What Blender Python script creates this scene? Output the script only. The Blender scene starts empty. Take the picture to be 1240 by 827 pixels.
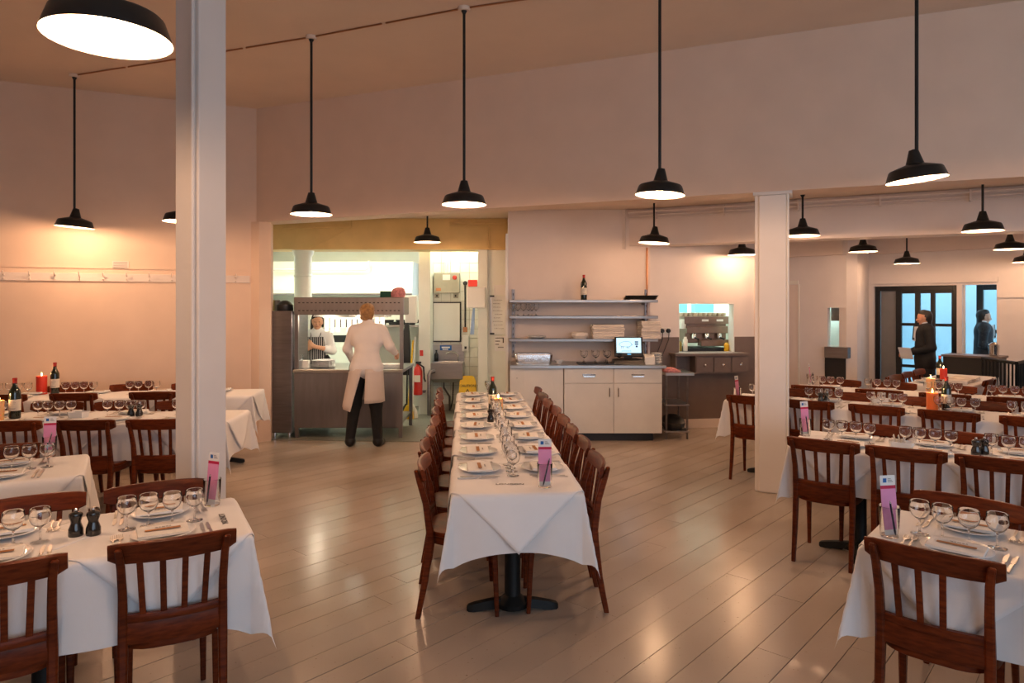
import bpy, bmesh, math, random
import numpy as np
from mathutils import Vector, Matrix

# ------------------------------------------------------------------ camera, world, light, exposure
SC = bpy.context.scene
COL = SC.collection
random.seed(7)
PI = math.pi
FPX, CX, HY, H = 827.0, 620.0, 368.0, 1.70      # focal length in px, principal column, horizon row, eye height

cam_d = bpy.data.cameras.new('camera')
cam = bpy.data.objects.new('camera', cam_d)
COL.objects.link(cam)
cam.location = (0, 0, H)
cam.rotation_euler = (PI / 2, 0, 0)
cam_d.sensor_width = 36.0
cam_d.lens = FPX / 1240.0 * 36.0
cam_d.shift_y = -(413.5 - HY) / 1240.0
cam_d.clip_start = 0.05
cam_d.clip_end = 100
SC.camera = cam

world = bpy.data.worlds.new('overcast_sky')
SC.world = world
world.use_nodes = True
_bg = world.node_tree.nodes['Background']
_bg.inputs['Color'].default_value = (0.64, 0.80, 1.0, 1)
_bg.inputs['Strength'].default_value = 3.6

SC.view_settings.view_transform = 'Standard'
SC.view_settings.look = 'None'
SC.view_settings.gamma = 1.0
SC.view_settings.use_curve_mapping = False
SC.view_settings.exposure = 0.12

LAMP_W = 30.0                 # watts in each pendant
LAMP_C = (1.0, 0.58, 0.33)
KITCHEN_W = 27.0
WINDOWS = [(0.2, 2.8), (3.4, 6.0), (6.5, 9.0)]   # x ranges of the street windows behind the camera
WIN_Y, WIN_Z0, WIN_Z1 = -3.6, 0.7, 3.3

def portal(x, y, z, sx, sz, rot):
    l = bpy.data.lights.new('window_portal', 'AREA')
    l.shape = 'RECTANGLE'; l.size = sx; l.size_y = sz
    l.cycles.is_portal = True
    o = bpy.data.objects.new('window_portal', l); COL.objects.link(o)
    o.location = (x, y, z); o.rotation_euler = rot
for (a, b) in WINDOWS:
    portal((a + b) / 2, WIN_Y - 0.02, (WIN_Z0 + WIN_Z1) / 2, b - a, WIN_Z1 - WIN_Z0, (PI / 2, 0, 0))

# ------------------------------------------------------------------ picture -> place
def at_z(px, py, z):
    """point at height z seen at pixel (px,py)"""
    Y = FPX * (H - z) / (py - HY)
    return ((px - CX) * Y / FPX, Y)
def X_(px, Y): return (px - CX) * Y / FPX
def Z_(py, Y): return H - (py - HY) * Y / FPX

# ------------------------------------------------------------------ materials
MATS = {}
def mat(name, col, rough=0.5, metal=0.0, var=0.0, scale=8.0, bump=0.0, bscale=60.0, coat=0.0,
        trans=0.0, ior=1.45, emit=None, estr=0.0, spec=0.5, stretch=None, sheen=0.0, rnd=0.0, sss=0.0, alpha=1.0):
    m = bpy.data.materials.new(name); m.use_nodes = True
    nt = m.node_tree; N = nt.nodes; L = nt.links
    b = N['Principled BSDF']
    b.inputs['Base Color'].default_value = (*col, 1)
    b.inputs['Roughness'].default_value = rough
    b.inputs['Metallic'].default_value = metal
    b.inputs['Coat Weight'].default_value = coat
    b.inputs['Coat Roughness'].default_value = 0.15
    b.inputs['Transmission Weight'].default_value = trans
    b.inputs['IOR'].default_value = ior
    b.inputs['Specular IOR Level'].default_value = spec
    b.inputs['Sheen Weight'].default_value = sheen
    b.inputs['Alpha'].default_value = alpha
    if sss:
        b.inputs['Subsurface Weight'].default_value = sss
        b.inputs['Subsurface Radius'].default_value = (0.03, 0.012, 0.005)
    if emit:
        b.inputs['Emission Color'].default_value = (*emit, 1)
        b.inputs['Emission Strength'].default_value = estr
    tc = None
    if var or bump:
        tc = N.new('ShaderNodeTexCoord'); mp = N.new('ShaderNodeMapping')
        L.new(tc.outputs['Object'], mp.inputs['Vector'])
        if stretch: mp.inputs['Scale'].default_value = stretch
    if var:
        n = N.new('ShaderNodeTexNoise'); n.inputs['Scale'].default_value = scale; n.inputs['Detail'].default_value = 4
        L.new(mp.outputs['Vector'], n.inputs['Vector'])
        r = N.new('ShaderNodeMapRange')
        r.inputs['From Min'].default_value = 0.3; r.inputs['From Max'].default_value = 0.7
        r.inputs['To Min'].default_value = 1 - var; r.inputs['To Max'].default_value = 1 + var
        L.new(n.outputs['Fac'], r.inputs['Value'])
        val = r.outputs['Result']
        if rnd:
            oi = N.new('ShaderNodeObjectInfo'); r2 = N.new('ShaderNodeMapRange')
            r2.inputs['To Min'].default_value = 1 - rnd; r2.inputs['To Max'].default_value = 1 + rnd
            L.new(oi.outputs['Random'], r2.inputs['Value'])
            mm = N.new('ShaderNodeMath'); mm.operation = 'MULTIPLY'
            L.new(val, mm.inputs[0]); L.new(r2.outputs['Result'], mm.inputs[1]); val = mm.outputs[0]
        v = N.new('ShaderNodeVectorMath'); v.operation = 'SCALE'
        v.inputs[0].default_value = col
        L.new(val, v.inputs['Scale'])
        L.new(v.outputs['Vector'], b.inputs['Base Color'])
    if bump:
        n2 = N.new('ShaderNodeTexNoise'); n2.inputs['Scale'].default_value = bscale; n2.inputs['Detail'].default_value = 3
        L.new(mp.outputs['Vector'], n2.inputs['Vector'])
        bp = N.new('ShaderNodeBump'); bp.inputs['Strength'].default_value = bump; bp.inputs['Distance'].default_value = 0.004
        L.new(n2.outputs['Fac'], bp.inputs['Height']); L.new(bp.outputs['Normal'], b.inputs['Normal'])
    MATS[name] = m
    return m

mat('daylit_paint', (0.78, 0.72, 0.69), 0.5, var=0.03, scale=3, bump=0.1, bscale=90)  # paler copy of the wall paint, with daylight from the doors in its colour
mat('uplit_paint', (0.81, 0.605, 0.465), 0.55, var=0.03, scale=3, bump=0.12, bscale=90)  # deeper tan than the wall paint, standing in for warm uplight
mat('wall_paint', (0.80, 0.69, 0.62), 0.55, var=0.03, scale=3, bump=0.12, bscale=90)
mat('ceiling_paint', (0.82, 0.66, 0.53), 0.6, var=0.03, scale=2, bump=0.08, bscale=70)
mat('lamplit_cream', (0.74, 0.50, 0.20), 0.5, var=0.06, scale=4, bump=0.05)  # cream paint with the warm lamplight mixed in as ochre
mat('column_paint', (0.80, 0.75, 0.71), 0.5, var=0.03, scale=3, bump=0.12, bscale=90)
mat('gloss_white', (0.82, 0.80, 0.74), 0.3, var=0.02, scale=5)
mat('cabinet_white', (0.78, 0.75, 0.69), 0.35, var=0.03, scale=6)
mat('dado_brown', (0.17, 0.125, 0.105), 0.45, var=0.08, scale=5)
mat('kitchen_white', (0.80, 0.82, 0.74), 0.35, var=0.03, scale=4)
mat('tile_white', (0.80, 0.81, 0.73), 0.15, var=0.03, scale=8, rnd=0.04)
mat('grout', (0.50, 0.50, 0.43), 0.8)
mat('vinyl_floor', (0.20, 0.20, 0.165), 0.45, var=0.25, scale=60)
mat('floor_gap', (0.035, 0.025, 0.02), 0.9)
mat('iron', (0.008, 0.009, 0.009), 0.5, var=0.15, scale=20, spec=0.25)
mat('lamp_black', (0.012, 0.013, 0.013), 0.35, var=0.1, scale=20)
mat('lamp_inner', (0.92, 0.90, 0.86), 0.4)
mat('bulb', (1, 1, 1), 0.3, emit=(1.0, 0.78, 0.55), estr=10.0)
mat('slip_linen', (0.91, 0.90, 0.90), 0.85, var=0.02, scale=6, bump=0.25, bscale=500, sheen=0.1)
mat('cloth', (0.83, 0.82, 0.82), 0.85, var=0.02, scale=6, bump=0.25, bscale=500, sheen=0.1)
mat('paper', (0.85, 0.84, 0.82), 0.7, var=0.01, scale=10)
mat('paper_band', (0.42, 0.17, 0.05), 0.6)
mat('print_black', (0.03, 0.025, 0.025), 0.6)
mat('print_grey', (0.35, 0.33, 0.32), 0.6)
mat('pink_paper', (0.80, 0.30, 0.52), 0.5, var=0.05, scale=20)
mat('crimson', (0.55, 0.01, 0.07), 0.5)
mat('ceramic', (0.82, 0.84, 0.86), 0.12, coat=0.3)
mat('steel', (0.46, 0.44, 0.42), 0.28, metal=1.0, var=0.06, scale=5, stretch=(1, 1, 12), bump=0.03, bscale=30)
mat('dark_steel', (0.23, 0.21, 0.21), 0.35, metal=0.9, var=0.1, scale=4, stretch=(1, 1, 10))
mat('shelf_steel', (0.32, 0.29, 0.27), 0.3, metal=0.9, var=0.08, scale=5)
mat('pass_steel', (0.27, 0.25, 0.255), 0.35, metal=0.85, var=0.08, scale=3, stretch=(6, 1, 1))
mat('chrome', (0.75, 0.74, 0.72), 0.12, metal=1.0)
mat('silver', (0.60, 0.58, 0.56), 0.32, metal=1.0)
mat('glass', (1, 1, 1), 0.0, trans=1.0, ior=1.45)
mat('bottle_glass', (0.008, 0.014, 0.008), 0.06, coat=0.5)
mat('foil_red', (0.45, 0.035, 0.03), 0.35, metal=0.3)
mat('label_paper', (0.72, 0.66, 0.57), 0.7)
mat('wax_orange', (0.85, 0.22, 0.05), 0.5, sss=0.9)
mat('wax_cream', (0.88, 0.52, 0.25), 0.5, sss=0.9)
mat('wax_red', (0.75, 0.06, 0.03), 0.5, sss=0.9)
mat('flame', (1, 0.8, 0.4), 0.5, emit=(1.0, 0.72, 0.32), estr=25)
mat('wick', (0.02, 0.02, 0.02), 0.9)
mat('mill_black', (0.012, 0.010, 0.009), 0.2, coat=0.6)
mat('plastic_black', (0.015, 0.015, 0.016), 0.4, var=0.1, scale=30)
mat('plastic_white', (0.80, 0.79, 0.74), 0.4)
mat('pen_blue', (0.012, 0.012, 0.05), 0.25)
mat('red_paint', (0.55, 0.02, 0.012), 0.3, coat=0.4)
mat('sign_red', (0.62, 0.03, 0.02), 0.5)
mat('sign_blue', (0.02, 0.13, 0.42), 0.5)
mat('sign_yellow', (0.80, 0.48, 0.015), 0.4)
mat('switch_grey', (0.42, 0.40, 0.32), 0.5, var=0.05, scale=10)
mat('skin', (0.62, 0.33, 0.21), 0.5, var=0.05, scale=12, sss=0.15)
mat('hair_dark', (0.015, 0.012, 0.010), 0.45, bump=0.6, bscale=120, stretch=(1, 1, 0.2))
mat('hair_blond', (0.36, 0.19, 0.07), 0.5, var=0.4, scale=30, bump=0.6, bscale=120)
mat('jacket_white', (0.80, 0.75, 0.72), 0.8, var=0.03, scale=6, bump=0.3, bscale=40)
mat('grey_panel', (0.22, 0.22, 0.225), 0.5, var=0.06, scale=4)
mat('apron_cream', (0.68, 0.58, 0.52), 0.85, var=0.03, scale=6, bump=0.2, bscale=40)
mat('shirt_white', (0.84, 0.85, 0.85), 0.8, bump=0.3, bscale=40)
mat('trousers_black', (0.010, 0.010, 0.011), 0.8, var=0.2, scale=20)
mat('suit_black', (0.006, 0.0065, 0.008), 0.75, var=0.15, scale=20)
mat('suit_grey', (0.016, 0.017, 0.021), 0.75, var=0.15, scale=20)
mat('shoe_black', (0.008, 0.008, 0.008), 0.3)
mat('lips', (0.45, 0.10, 0.08), 0.5)
mat('eye', (0.02, 0.015, 0.012), 0.2)
mat('tie_dark', (0.05, 0.07, 0.08), 0.6)
mat('door_black', (0.010, 0.011, 0.012), 0.35)
mat('linen', (0.76, 0.70, 0.65), 0.85, var=0.05, scale=12, rnd=0.06)
mat('cloth_pink', (0.62, 0.25, 0.25), 0.9, var=0.3, scale=40)
mat('cloth_blue', (0.33, 0.48, 0.72), 0.9, var=0.1, scale=20)
mat('cloth_green', (0.01, 0.07, 0.045), 0.8)
mat('board_white', (0.80, 0.81, 0.78), 0.25)
mat('foil', (0.62, 0.60, 0.58), 0.25, metal=1.0, bump=1.0, bscale=25)
mat('machine_bronze', (0.24, 0.15, 0.11), 0.3, metal=0.7, var=0.1, scale=10)
mat('cup_cream', (0.70, 0.58, 0.44), 0.25, rnd=0.1, var=0.05)
mat('teal_box', (0.15, 0.50, 0.58), 0.4)
mat('olive_jar', (0.30, 0.24, 0.05), 0.3)
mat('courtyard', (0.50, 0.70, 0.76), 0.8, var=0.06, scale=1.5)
mat('courtyard_dark', (0.10, 0.13, 0.15), 0.8, var=0.2, scale=3)
mat('screen', (0.02, 0.02, 0.02), 0.2, emit=(0.55, 0.85, 1.0), estr=1.3)
mat('screen_ink', (0.01, 0.03, 0.18), 0.4)
mat('led_blue', (0.05, 0.3, 0.6), 0.4, emit=(0.1, 0.5, 0.9), estr=0.8)
mat('tube_light', (1, 1, 1), 0.4, emit=(0.93, 1.0, 0.84), estr=9.0)
mat('blue_panel', (0.02, 0.06, 0.11), 0.5)
mat('copper', (0.50, 0.24, 0.12), 0.3, metal=0.8)

def floor_material():
    m = bpy.data.materials.new('painted_boards'); m.use_nodes = True
    nt = m.node_tree; N = nt.nodes; L = nt.links; b = N['Principled BSDF']
    geo = N.new('ShaderNodeNewGeometry'); mp = N.new('ShaderNodeMapping')
    L.new(geo.outputs['Position'], mp.inputs['Vector'])
    oi = N.new('ShaderNodeObjectInfo')
    n = N.new('ShaderNodeTexNoise'); n.inputs['Scale'].default_value = 1.1; n.inputs['Detail'].default_value = 2
    L.new(mp.outputs['Vector'], n.inputs['Vector'])
    cr = N.new('ShaderNodeValToRGB')
    cr.color_ramp.elements[0].position = 0.3; cr.color_ramp.elements[0].color = (0.40, 0.325, 0.262, 1)
    cr.color_ramp.elements[1].position = 0.7; cr.color_ramp.elements[1].color = (0.51, 0.43, 0.36, 1)
    L.new(n.outputs['Fac'], cr.inputs['Fac'])
    # chips and scuffs in the paint
    n2 = N.new('ShaderNodeTexNoise'); n2.inputs['Scale'].default_value = 60; n2.inputs['Detail'].default_value = 8
    L.new(mp.outputs['Vector'], n2.inputs['Vector'])
    c2 = N.new('ShaderNodeValToRGB')
    c2.color_ramp.elements[0].position = 0.68; c2.color_ramp.elements[0].color = (0, 0, 0, 1)
    c2.color_ramp.elements[1].position = 0.74; c2.color_ramp.elements[1].color = (1, 1, 1, 1)
    L.new(n2.outputs['Fac'], c2.inputs['Fac'])
    mx = N.new('ShaderNodeMix'); mx.data_type = 'RGBA'
    L.new(c2.outputs['Color'], mx.inputs[0]); L.new(cr.outputs['Color'], mx.inputs[6])
    mx.inputs[7].default_value = (0.22, 0.15, 0.10, 1)
    r = N.new('ShaderNodeMapRange'); r.inputs['To Min'].default_value = 0.93; r.inputs['To Max'].default_value = 1.05
    L.new(oi.outputs['Random'], r.inputs['Value'])
    v = N.new('ShaderNodeVectorMath'); v.operation = 'SCALE'
    L.new(mx.outputs[2], v.inputs[0]); L.new(r.outputs['Result'], v.inputs['Scale'])
    L.new(v.outputs['Vector'], b.inputs['Base Color'])
    r3 = N.new('ShaderNodeMapRange'); r3.inputs['To Min'].default_value = 0.16; r3.inputs['To Max'].default_value = 0.30
    L.new(n.outputs['Fac'], r3.inputs['Value']); L.new(r3.outputs['Result'], b.inputs['Roughness'])
    n4 = N.new('ShaderNodeTexNoise'); n4.inputs['Scale'].default_value = 16
    L.new(mp.outputs['Vector'], n4.inputs['Vector'])
    bp = N.new('ShaderNodeBump'); bp.inputs['Strength'].default_value = 0.22; bp.inputs['Distance'].default_value = 0.004
    L.new(n4.outputs['Fac'], bp.inputs['Height']); L.new(bp.outputs['Normal'], b.inputs['Normal'])
    b.inputs['Specular IOR Level'].default_value = 0.6
    MATS['floor_paint'] = m
floor_material()

def wood_material():
    m = bpy.data.materials.new('chair_wood'); m.use_nodes = True
    nt = m.node_tree; N = nt.nodes; L = nt.links; b = N['Principled BSDF']
    tc = N.new('ShaderNodeTexCoord'); mp = N.new('ShaderNodeMapping')
    mp.inputs['Scale'].default_value = (6, 6, 30)
    oi = N.new('ShaderNodeObjectInfo')
    L.new(tc.outputs['Object'], mp.inputs['Vector'])
    n = N.new('ShaderNodeTexNoise'); n.inputs['Scale'].default_value = 2.5; n.inputs['Detail'].default_value = 6
    L.new(mp.outputs['Vector'], n.inputs['Vector'])
    cr = N.new('ShaderNodeValToRGB')
    cr.color_ramp.elements[0].position = 0.25; cr.color_ramp.elements[0].color = (0.062, 0.011, 0.004, 1)
    cr.color_ramp.elements[1].position = 0.8; cr.color_ramp.elements[1].color = (0.20, 0.040, 0.0105, 1)
    L.new(n.outputs['Fac'], cr.inputs['Fac'])
    r = N.new('ShaderNodeMapRange'); r.inputs['To Min'].default_value = 0.75; r.inputs['To Max'].default_value = 1.2
    L.new(oi.outputs['Random'], r.inputs['Value'])
    v = N.new('ShaderNodeVectorMath'); v.operation = 'SCALE'
    L.new(cr.outputs['Color'], v.inputs[0]); L.new(r.outputs['Result'], v.inputs['Scale'])
    L.new(v.outputs['Vector'], b.inputs['Base Color'])
    b.inputs['Roughness'].default_value = 0.36
    b.inputs['Specular IOR Level'].default_value = 0.14
    b.inputs['Coat Weight'].default_value = 0.0; b.inputs['Coat Roughness'].default_value = 0.18
    MATS['wood'] = m
wood_material()

def pane_material():
    m = bpy.data.materials.new('pane_glass'); m.use_nodes = True
    nt = m.node_tree; N = nt.nodes; L = nt.links; N.remove(N['Principled BSDF'])
    t = N.new('ShaderNodeBsdfTransparent'); t.inputs['Color'].default_value = (.93, .97, .97, 1)
    g = N.new('ShaderNodeBsdfGlossy'); g.inputs['Roughness'].default_value = 0.02
    mx = N.new('ShaderNodeMixShader'); fr = N.new('ShaderNodeFresnel'); fr.inputs['IOR'].default_value = 1.3
    L.new(fr.outputs['Fac'], mx.inputs['Fac']); L.new(t.outputs[0], mx.inputs[1]); L.new(g.outputs[0], mx.inputs[2])
    L.new(mx.outputs[0], N['Material Output'].inputs['Surface'])
    MATS['pane_glass'] = m
pane_material()

def stripe_material():
    m = bpy.data.materials.new('striped_apron'); m.use_nodes = True
    nt = m.node_tree; N = nt.nodes; L = nt.links; b = N['Principled BSDF']
    tc = N.new('ShaderNodeTexCoord'); w = N.new('ShaderNodeTexWave')
    w.wave_type = 'BANDS'; w.bands_direction = 'X'; w.inputs['Scale'].default_value = 12
    L.new(tc.outputs['Object'], w.inputs['Vector'])
    cr = N.new('ShaderNodeValToRGB'); cr.color_ramp.interpolation = 'CONSTANT'
    cr.color_ramp.elements[0].color = (0.02, 0.022, 0.03, 1)
    cr.color_ramp.elements[1].position = 0.86; cr.color_ramp.elements[1].color = (0.6, 0.6, 0.6, 1)
    L.new(w.outputs['Fac'], cr.inputs['Fac']); L.new(cr.outputs['Color'], b.inputs['Base Color'])
    b.inputs['Roughness'].default_value = 0.8
    MATS['stripe'] = m
stripe_material()

# ------------------------------------------------------------------ mesh helpers
class MB:
    """collects shapes; build() links them as ONE mesh object"""
    def __init__(s): s.v = []; s.f = []
    def add(s, vs, fs):
        o = len(s.v); s.v += [tuple(p) for p in vs]; s.f += [tuple(i + o for i in f) for f in fs]; return s
    def box(s, x0, x1, y0, y1, z0, z1):
        return s.add([(x0, y0, z0), (x1, y0, z0), (x1, y1, z0), (x0, y1, z0), (x0, y0, z1), (x1, y0, z1), (x1, y1, z1), (x0, y1, z1)],
                     [(0, 3, 2, 1), (4, 5, 6, 7), (0, 1, 5, 4), (1, 2, 6, 5), (2, 3, 7, 6), (3, 0, 4, 7)])
    def loft(s, rings, cap=True, closed=True):
        n = len(rings[0]); vs = [p for r in rings for p in r]; fs = []
        for i in range(len(rings) - 1):
            for j in range(n if closed else n - 1):
                k = (j + 1) % n
                fs.append((i * n + j, i * n + k, (i + 1) * n + k, (i + 1) * n + j))
        if cap:
            fs.append(tuple(range(n - 1, -1, -1))); fs.append(tuple((len(rings) - 1) * n + j for j in range(n)))
        return s.add(vs, fs)
    def lathe(s, prof, seg=24, c=(0, 0, 0), cap=True):
        rings = [[(c[0] + r * math.cos(2 * PI * j / seg), c[1] + r * math.sin(2 * PI * j / seg), c[2] + z) for j in range(seg)] for r, z in prof]
        return s.loft(rings, cap)
    def tube(s, pts, r, seg=8, cap=True):
        pts = [Vector(p) for p in pts]; rings = []
        rr = r if isinstance(r, (list, tuple)) else [r] * len(pts)
        t0 = (pts[1] - pts[0]).normalized()
        up = Vector((0, 0, 1)) if abs(t0.z) < 0.9 else Vector((1, 0, 0))
        nrm = t0.cross(up).normalized()
        for i, p in enumerate(pts):
            t = (pts[min(i + 1, len(pts) - 1)] - pts[max(i - 1, 0)]).normalized()
            nrm = (nrm - t * nrm.dot(t)).normalized(); bi = t.cross(nrm)
            rings.append([tuple(p + nrm * (rr[i] * math.cos(2 * PI * j / seg)) + bi * (rr[i] * math.sin(2 * PI * j / seg))) for j in range(seg)])
        return s.loft(rings, cap)
    def prism(s, pts, z0, z1):
        return s.loft([[(x, y, z0) for x, y in pts], [(x, y, z1) for x, y in pts]])
    def mesh(s, name, m=None, smooth=False, bevel=0.0, angle=40):
        me = bpy.data.meshes.new(name); me.from_pydata(s.v, [], s.f)
        bm = bmesh.new(); bm.from_mesh(me)
        if bevel:
            bmesh.ops.bevel(bm, geom=[e for e in bm.edges if len(e.link_faces) == 2 and e.calc_face_angle(0) > 0.6], offset=bevel, segments=2, affect='EDGES', profile=0.5)
        bmesh.ops.recalc_face_normals(bm, faces=bm.faces)
        if smooth:
            for f in bm.faces: f.smooth = True
            for e in bm.edges:
                if len(e.link_faces) == 2 and e.calc_face_angle(0) > math.radians(angle): e.smooth = False
        bm.to_mesh(me); bm.free()
        if m: me.materials.append(MATS[m])
        return me
    def build(s, name, m, parent=None, smooth=False, bevel=0.0, loc=None, rz=0.0, angle=40):
        return link(name, s.mesh(name, m, smooth, bevel, angle), parent, loc, rz)

def link(name, me, parent=None, loc=None, rz=0.0):
    o = bpy.data.objects.new(name, me); COL.objects.link(o)
    if parent: o.parent = parent
    if loc: o.location = loc
    if rz: o.rotation_euler = (0, 0, rz)
    return o
def tag(o, label=None, cat=None, group=None, kind=None):
    if label: o['label'] = label
    if cat: o['category'] = cat
    if group: o['group'] = group
    if kind: o['kind'] = kind
    return o
def thing(name, label, cat, loc=(0, 0, 0), rz=0.0, group=None):
    return tag(link(name, None, None, loc, rz), label, cat, group)
def one(name, mb, m, label, cat, loc=None, rz=0.0, group=None, **k):
    return tag(mb.build(name, m, None, loc=loc, rz=rz, **k), label, cat, group)
def struct(name, mb, m, label, cat, loc=None, rz=0.0, **k):
    return tag(mb.build(name, m, None, loc=loc, rz=rz, **k), label, cat, None, 'structure')
def box(*a): return MB().box(*a)
def rrect(cx, cy, z, w, d, c=0.25):
    """horizontal ring, chamfered rectangle"""
    a, b = w / 2, d / 2; k = min(a, b) * c
    return [(cx + x, cy + y, z) for x, y in ((-a + k, -b), (a - k, -b), (a, -b + k), (a, b - k), (a - k, b), (-a + k, b), (-a, b - k), (-a, -b + k))]
ORD = ['first', 'second', 'third', 'fourth', 'fifth', 'sixth', 'seventh', 'eighth', 'ninth', 'tenth', 'eleventh', 'twelfth']
def wall_with_hole(L, D, z0, z1, holes):
    """slab x 0..L, y 0..D with rectangular holes (x0,x1,za,zb), sorted along x"""
    m = MB(); x = 0
    for (a, b, za, zb) in sorted(holes):
        if a > x: m.box(x, a, 0, D, z0, z1)
        if za > z0: m.box(a, b, 0, D, z0, za)
        if zb < z1: m.box(a, b, 0, D, zb, z1)
        x = b
    if x < L: m.box(x, L, 0, D, z0, z1)
    return m
_txt = {}
def text_mesh(s, size, m, depth=0.0004):
    cu = bpy.data.curves.new('lettering', 'FONT'); cu.body = s; cu.size = size; cu.align_x = 'CENTER'; cu.align_y = 'CENTER'; cu.extrude = depth; cu.offset = size * .008
    o = bpy.data.objects.new('lettering', cu); COL.objects.link(o)
    dg = bpy.context.evaluated_depsgraph_get()
    me = bpy.data.meshes.new_from_object(o.evaluated_get(dg))
    bpy.data.objects.remove(o); bpy.data.curves.remove(cu)
    me.materials.clear(); me.materials.append(MATS[m])
    return me

# ------------------------------------------------------------------ bodies: smooth union of tapered limbs, meshed as one surface
def sdf_mesh(name, prims, m, h=0.008, k=0.03):
    """prims: (a, b, ra, rb) or (a, b, ra, rb, flat_y)"""
    P = []
    for p in prims:
        a, b, ra, rb = np.array(p[0], float), np.array(p[1], float), p[2], p[3]
        P.append((a, b, ra, rb, p[4] if len(p) > 4 else 1.0, p[5] if len(p) > 5 else k))
    lo = np.min([np.minimum(a, b) - max(ra, rb) * max(fy, 1) for a, b, ra, rb, fy, kk in P], axis=0) - 3 * h
    hi = np.max([np.maximum(a, b) + max(ra, rb) * max(fy, 1) for a, b, ra, rb, fy, kk in P], axis=0) + 3 * h
    n = np.ceil((hi - lo) / h).astype(int) + 1
    F = np.full(n, 0.5, np.float32)
    ax = [lo[i] + h * np.arange(n[i]) for i in range(3)]
    for a, b, ra, rb, fy, kk in P:
        R = max(ra, rb) * max(fy, 1) + kk + 2 * h
        sl = []
        for i in range(3):
            i0 = max(0, int((min(a[i], b[i]) - R - lo[i]) / h)); i1 = min(n[i], int((max(a[i], b[i]) + R - lo[i]) / h) + 2)
            sl.append(slice(i0, i1))
        X = ax[0][sl[0]][:, None, None] - a[0]; Yy = (ax[1][sl[1]][None, :, None] - a[1]) / fy; Z = ax[2][sl[2]][None, None, :] - a[2]
        d = b - a; d = np.array([d[0], d[1] / fy, d[2]]); L2 = max(d @ d, 1e-9)
        t = np.clip((X * d[0] + Yy * d[1] + Z * d[2]) / L2, 0, 1)
        D = np.sqrt((X - t * d[0]) ** 2 + (Yy - t * d[1]) ** 2 + (Z - t * d[2]) ** 2) - (ra + (rb - ra) * t)
        if fy < 1: D = D * (0.5 + 0.5 * fy)
        G = F[tuple(sl)]
        F[tuple(sl)] = np.minimum(G, D) - np.maximum(kk - np.abs(G - D), 0) ** 2 / (4 * kk)
    S = F < 0
    Cn = sum(S[i:n[0] - 1 + i, j:n[1] - 1 + j, l:n[2] - 1 + l].astype(np.int8) for i in (0, 1) for j in (0, 1) for l in (0, 1))
    act = (Cn > 0) & (Cn < 8); ai = np.argwhere(act)
    idx = np.full(act.shape, -1, np.int64); idx[act] = np.arange(len(ai))
    pos = np.zeros((len(ai), 3)); cnt = np.zeros((len(ai), 1))
    cs = [np.array((i, j, l)) for i in (0, 1) for j in (0, 1) for l in (0, 1)]
    for c0 in cs:
        for axn in range(3):
            if c0[axn] == 0:
                c1 = c0.copy(); c1[axn] = 1
                f0 = F[tuple((ai + c0).T)]; f1 = F[tuple((ai + c1).T)]
                cr = ((f0 < 0) != (f1 < 0)); den = np.where(cr, f0 - f1, 1.0); t = np.where(cr, f0 / den, 0)
                pos += cr[:, None] * (c0 + t[:, None] * (c1 - c0)); cnt += cr[:, None]
    pos = (ai + pos / cnt) * h + lo
    faces = []
    for axn in range(3):
        o1, o2 = [(1, 2), (2, 0), (0, 1)][axn]
        sa = [slice(None)] * 3; sb = [slice(None)] * 3; sa[axn] = slice(0, -1); sb[axn] = slice(1, None)
        for q in np.argwhere(S[tuple(sa)] != S[tuple(sb)]):
            e1 = np.zeros(3, int); e1[o1] = 1; e2 = np.zeros(3, int); e2[o2] = 1
            c = [q - e1 - e2, q - e2, q, q - e1]
            fc = [idx[tuple(x)] for x in c]
            if min(fc) < 0: continue
            faces.append(fc if S[tuple(q)] else fc[::-1])
    me = bpy.data.meshes.new(name); me.from_pydata(pos.tolist(), [], [[int(i) for i in f] for f in faces])
    me.polygons.foreach_set('use_smooth', [True] * len(me.polygons))
    me.materials.append(MATS[m])
    return me
# ================================================================== THE SETTING
R = math.radians
CEIL = 4.11; BEAM = 2.71; LOWC = 2.94
A_B = R(-22.7)                                   # direction of the big bulkhead wall
B0 = (-3.12, 8.42)
A_L = R(24)

# floor: a dark base and painted boards laid diagonally
fl = struct('floor', box(-9, 9.6, -3.6, 13.4, -0.10, -0.012), 'floor_gap', 'beige painted floorboards laid diagonally across the dining room', 'floor')
plank_me = box(0, 1, 0, 1, -0.012, 0).mesh('plank', 'floor_paint')
bd = (math.sin(R(42.2)), math.cos(R(42.2))); bn = (-bd[1], bd[0]); BW = 0.172
rp = random.Random(3)
def visible_floor(x, y):
    return y > 1.6 and y < 11.8 and abs(x) < 0.80 * y + 0.8 and y - 8.42 < 1.1 + max(0, (x + 0.2)) * 2 and y < 8.9 + (2.6 if x > 1.5 else 0)
planks = []
for i in range(-24, 66):
    s = -8 + rp.uniform(0, 3.0)
    while s < 16:
        ln = rp.uniform(2.6, 4.4)
        pts = [(bd[0] * (s + t * ln) + bn[0] * (i + .5) * BW, bd[1] * (s + t * ln) + bn[1] * (i + .5) * BW) for t in (0, .25, .5, .75, 1)]
        if any(visible_floor(*p) for p in pts): planks.append((i, s, ln))
        s += ln
assert len(planks) <= 300, len(planks)
for i, s, ln in planks:
    g = rp.choice((0.0008, 0.0012, 0.0018, 0.0032))
    o = link('plank', plank_me, fl)
    o.location = (bd[0] * s + bn[0] * (i * BW + g), bd[1] * s + bn[1] * (i * BW + g), rp.uniform(-0.0012, 0))
    o.rotation_euler = (0, 0, math.atan2(bd[1], bd[0])); o.scale = (ln - 0.002, BW - 2 * g, 1)
struct('floor_street_side', box(-9, 9.6, -3.6, 1.4, -0.012, -0.003), 'floor_paint', 'painted floor behind the viewer', 'floor')
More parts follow.
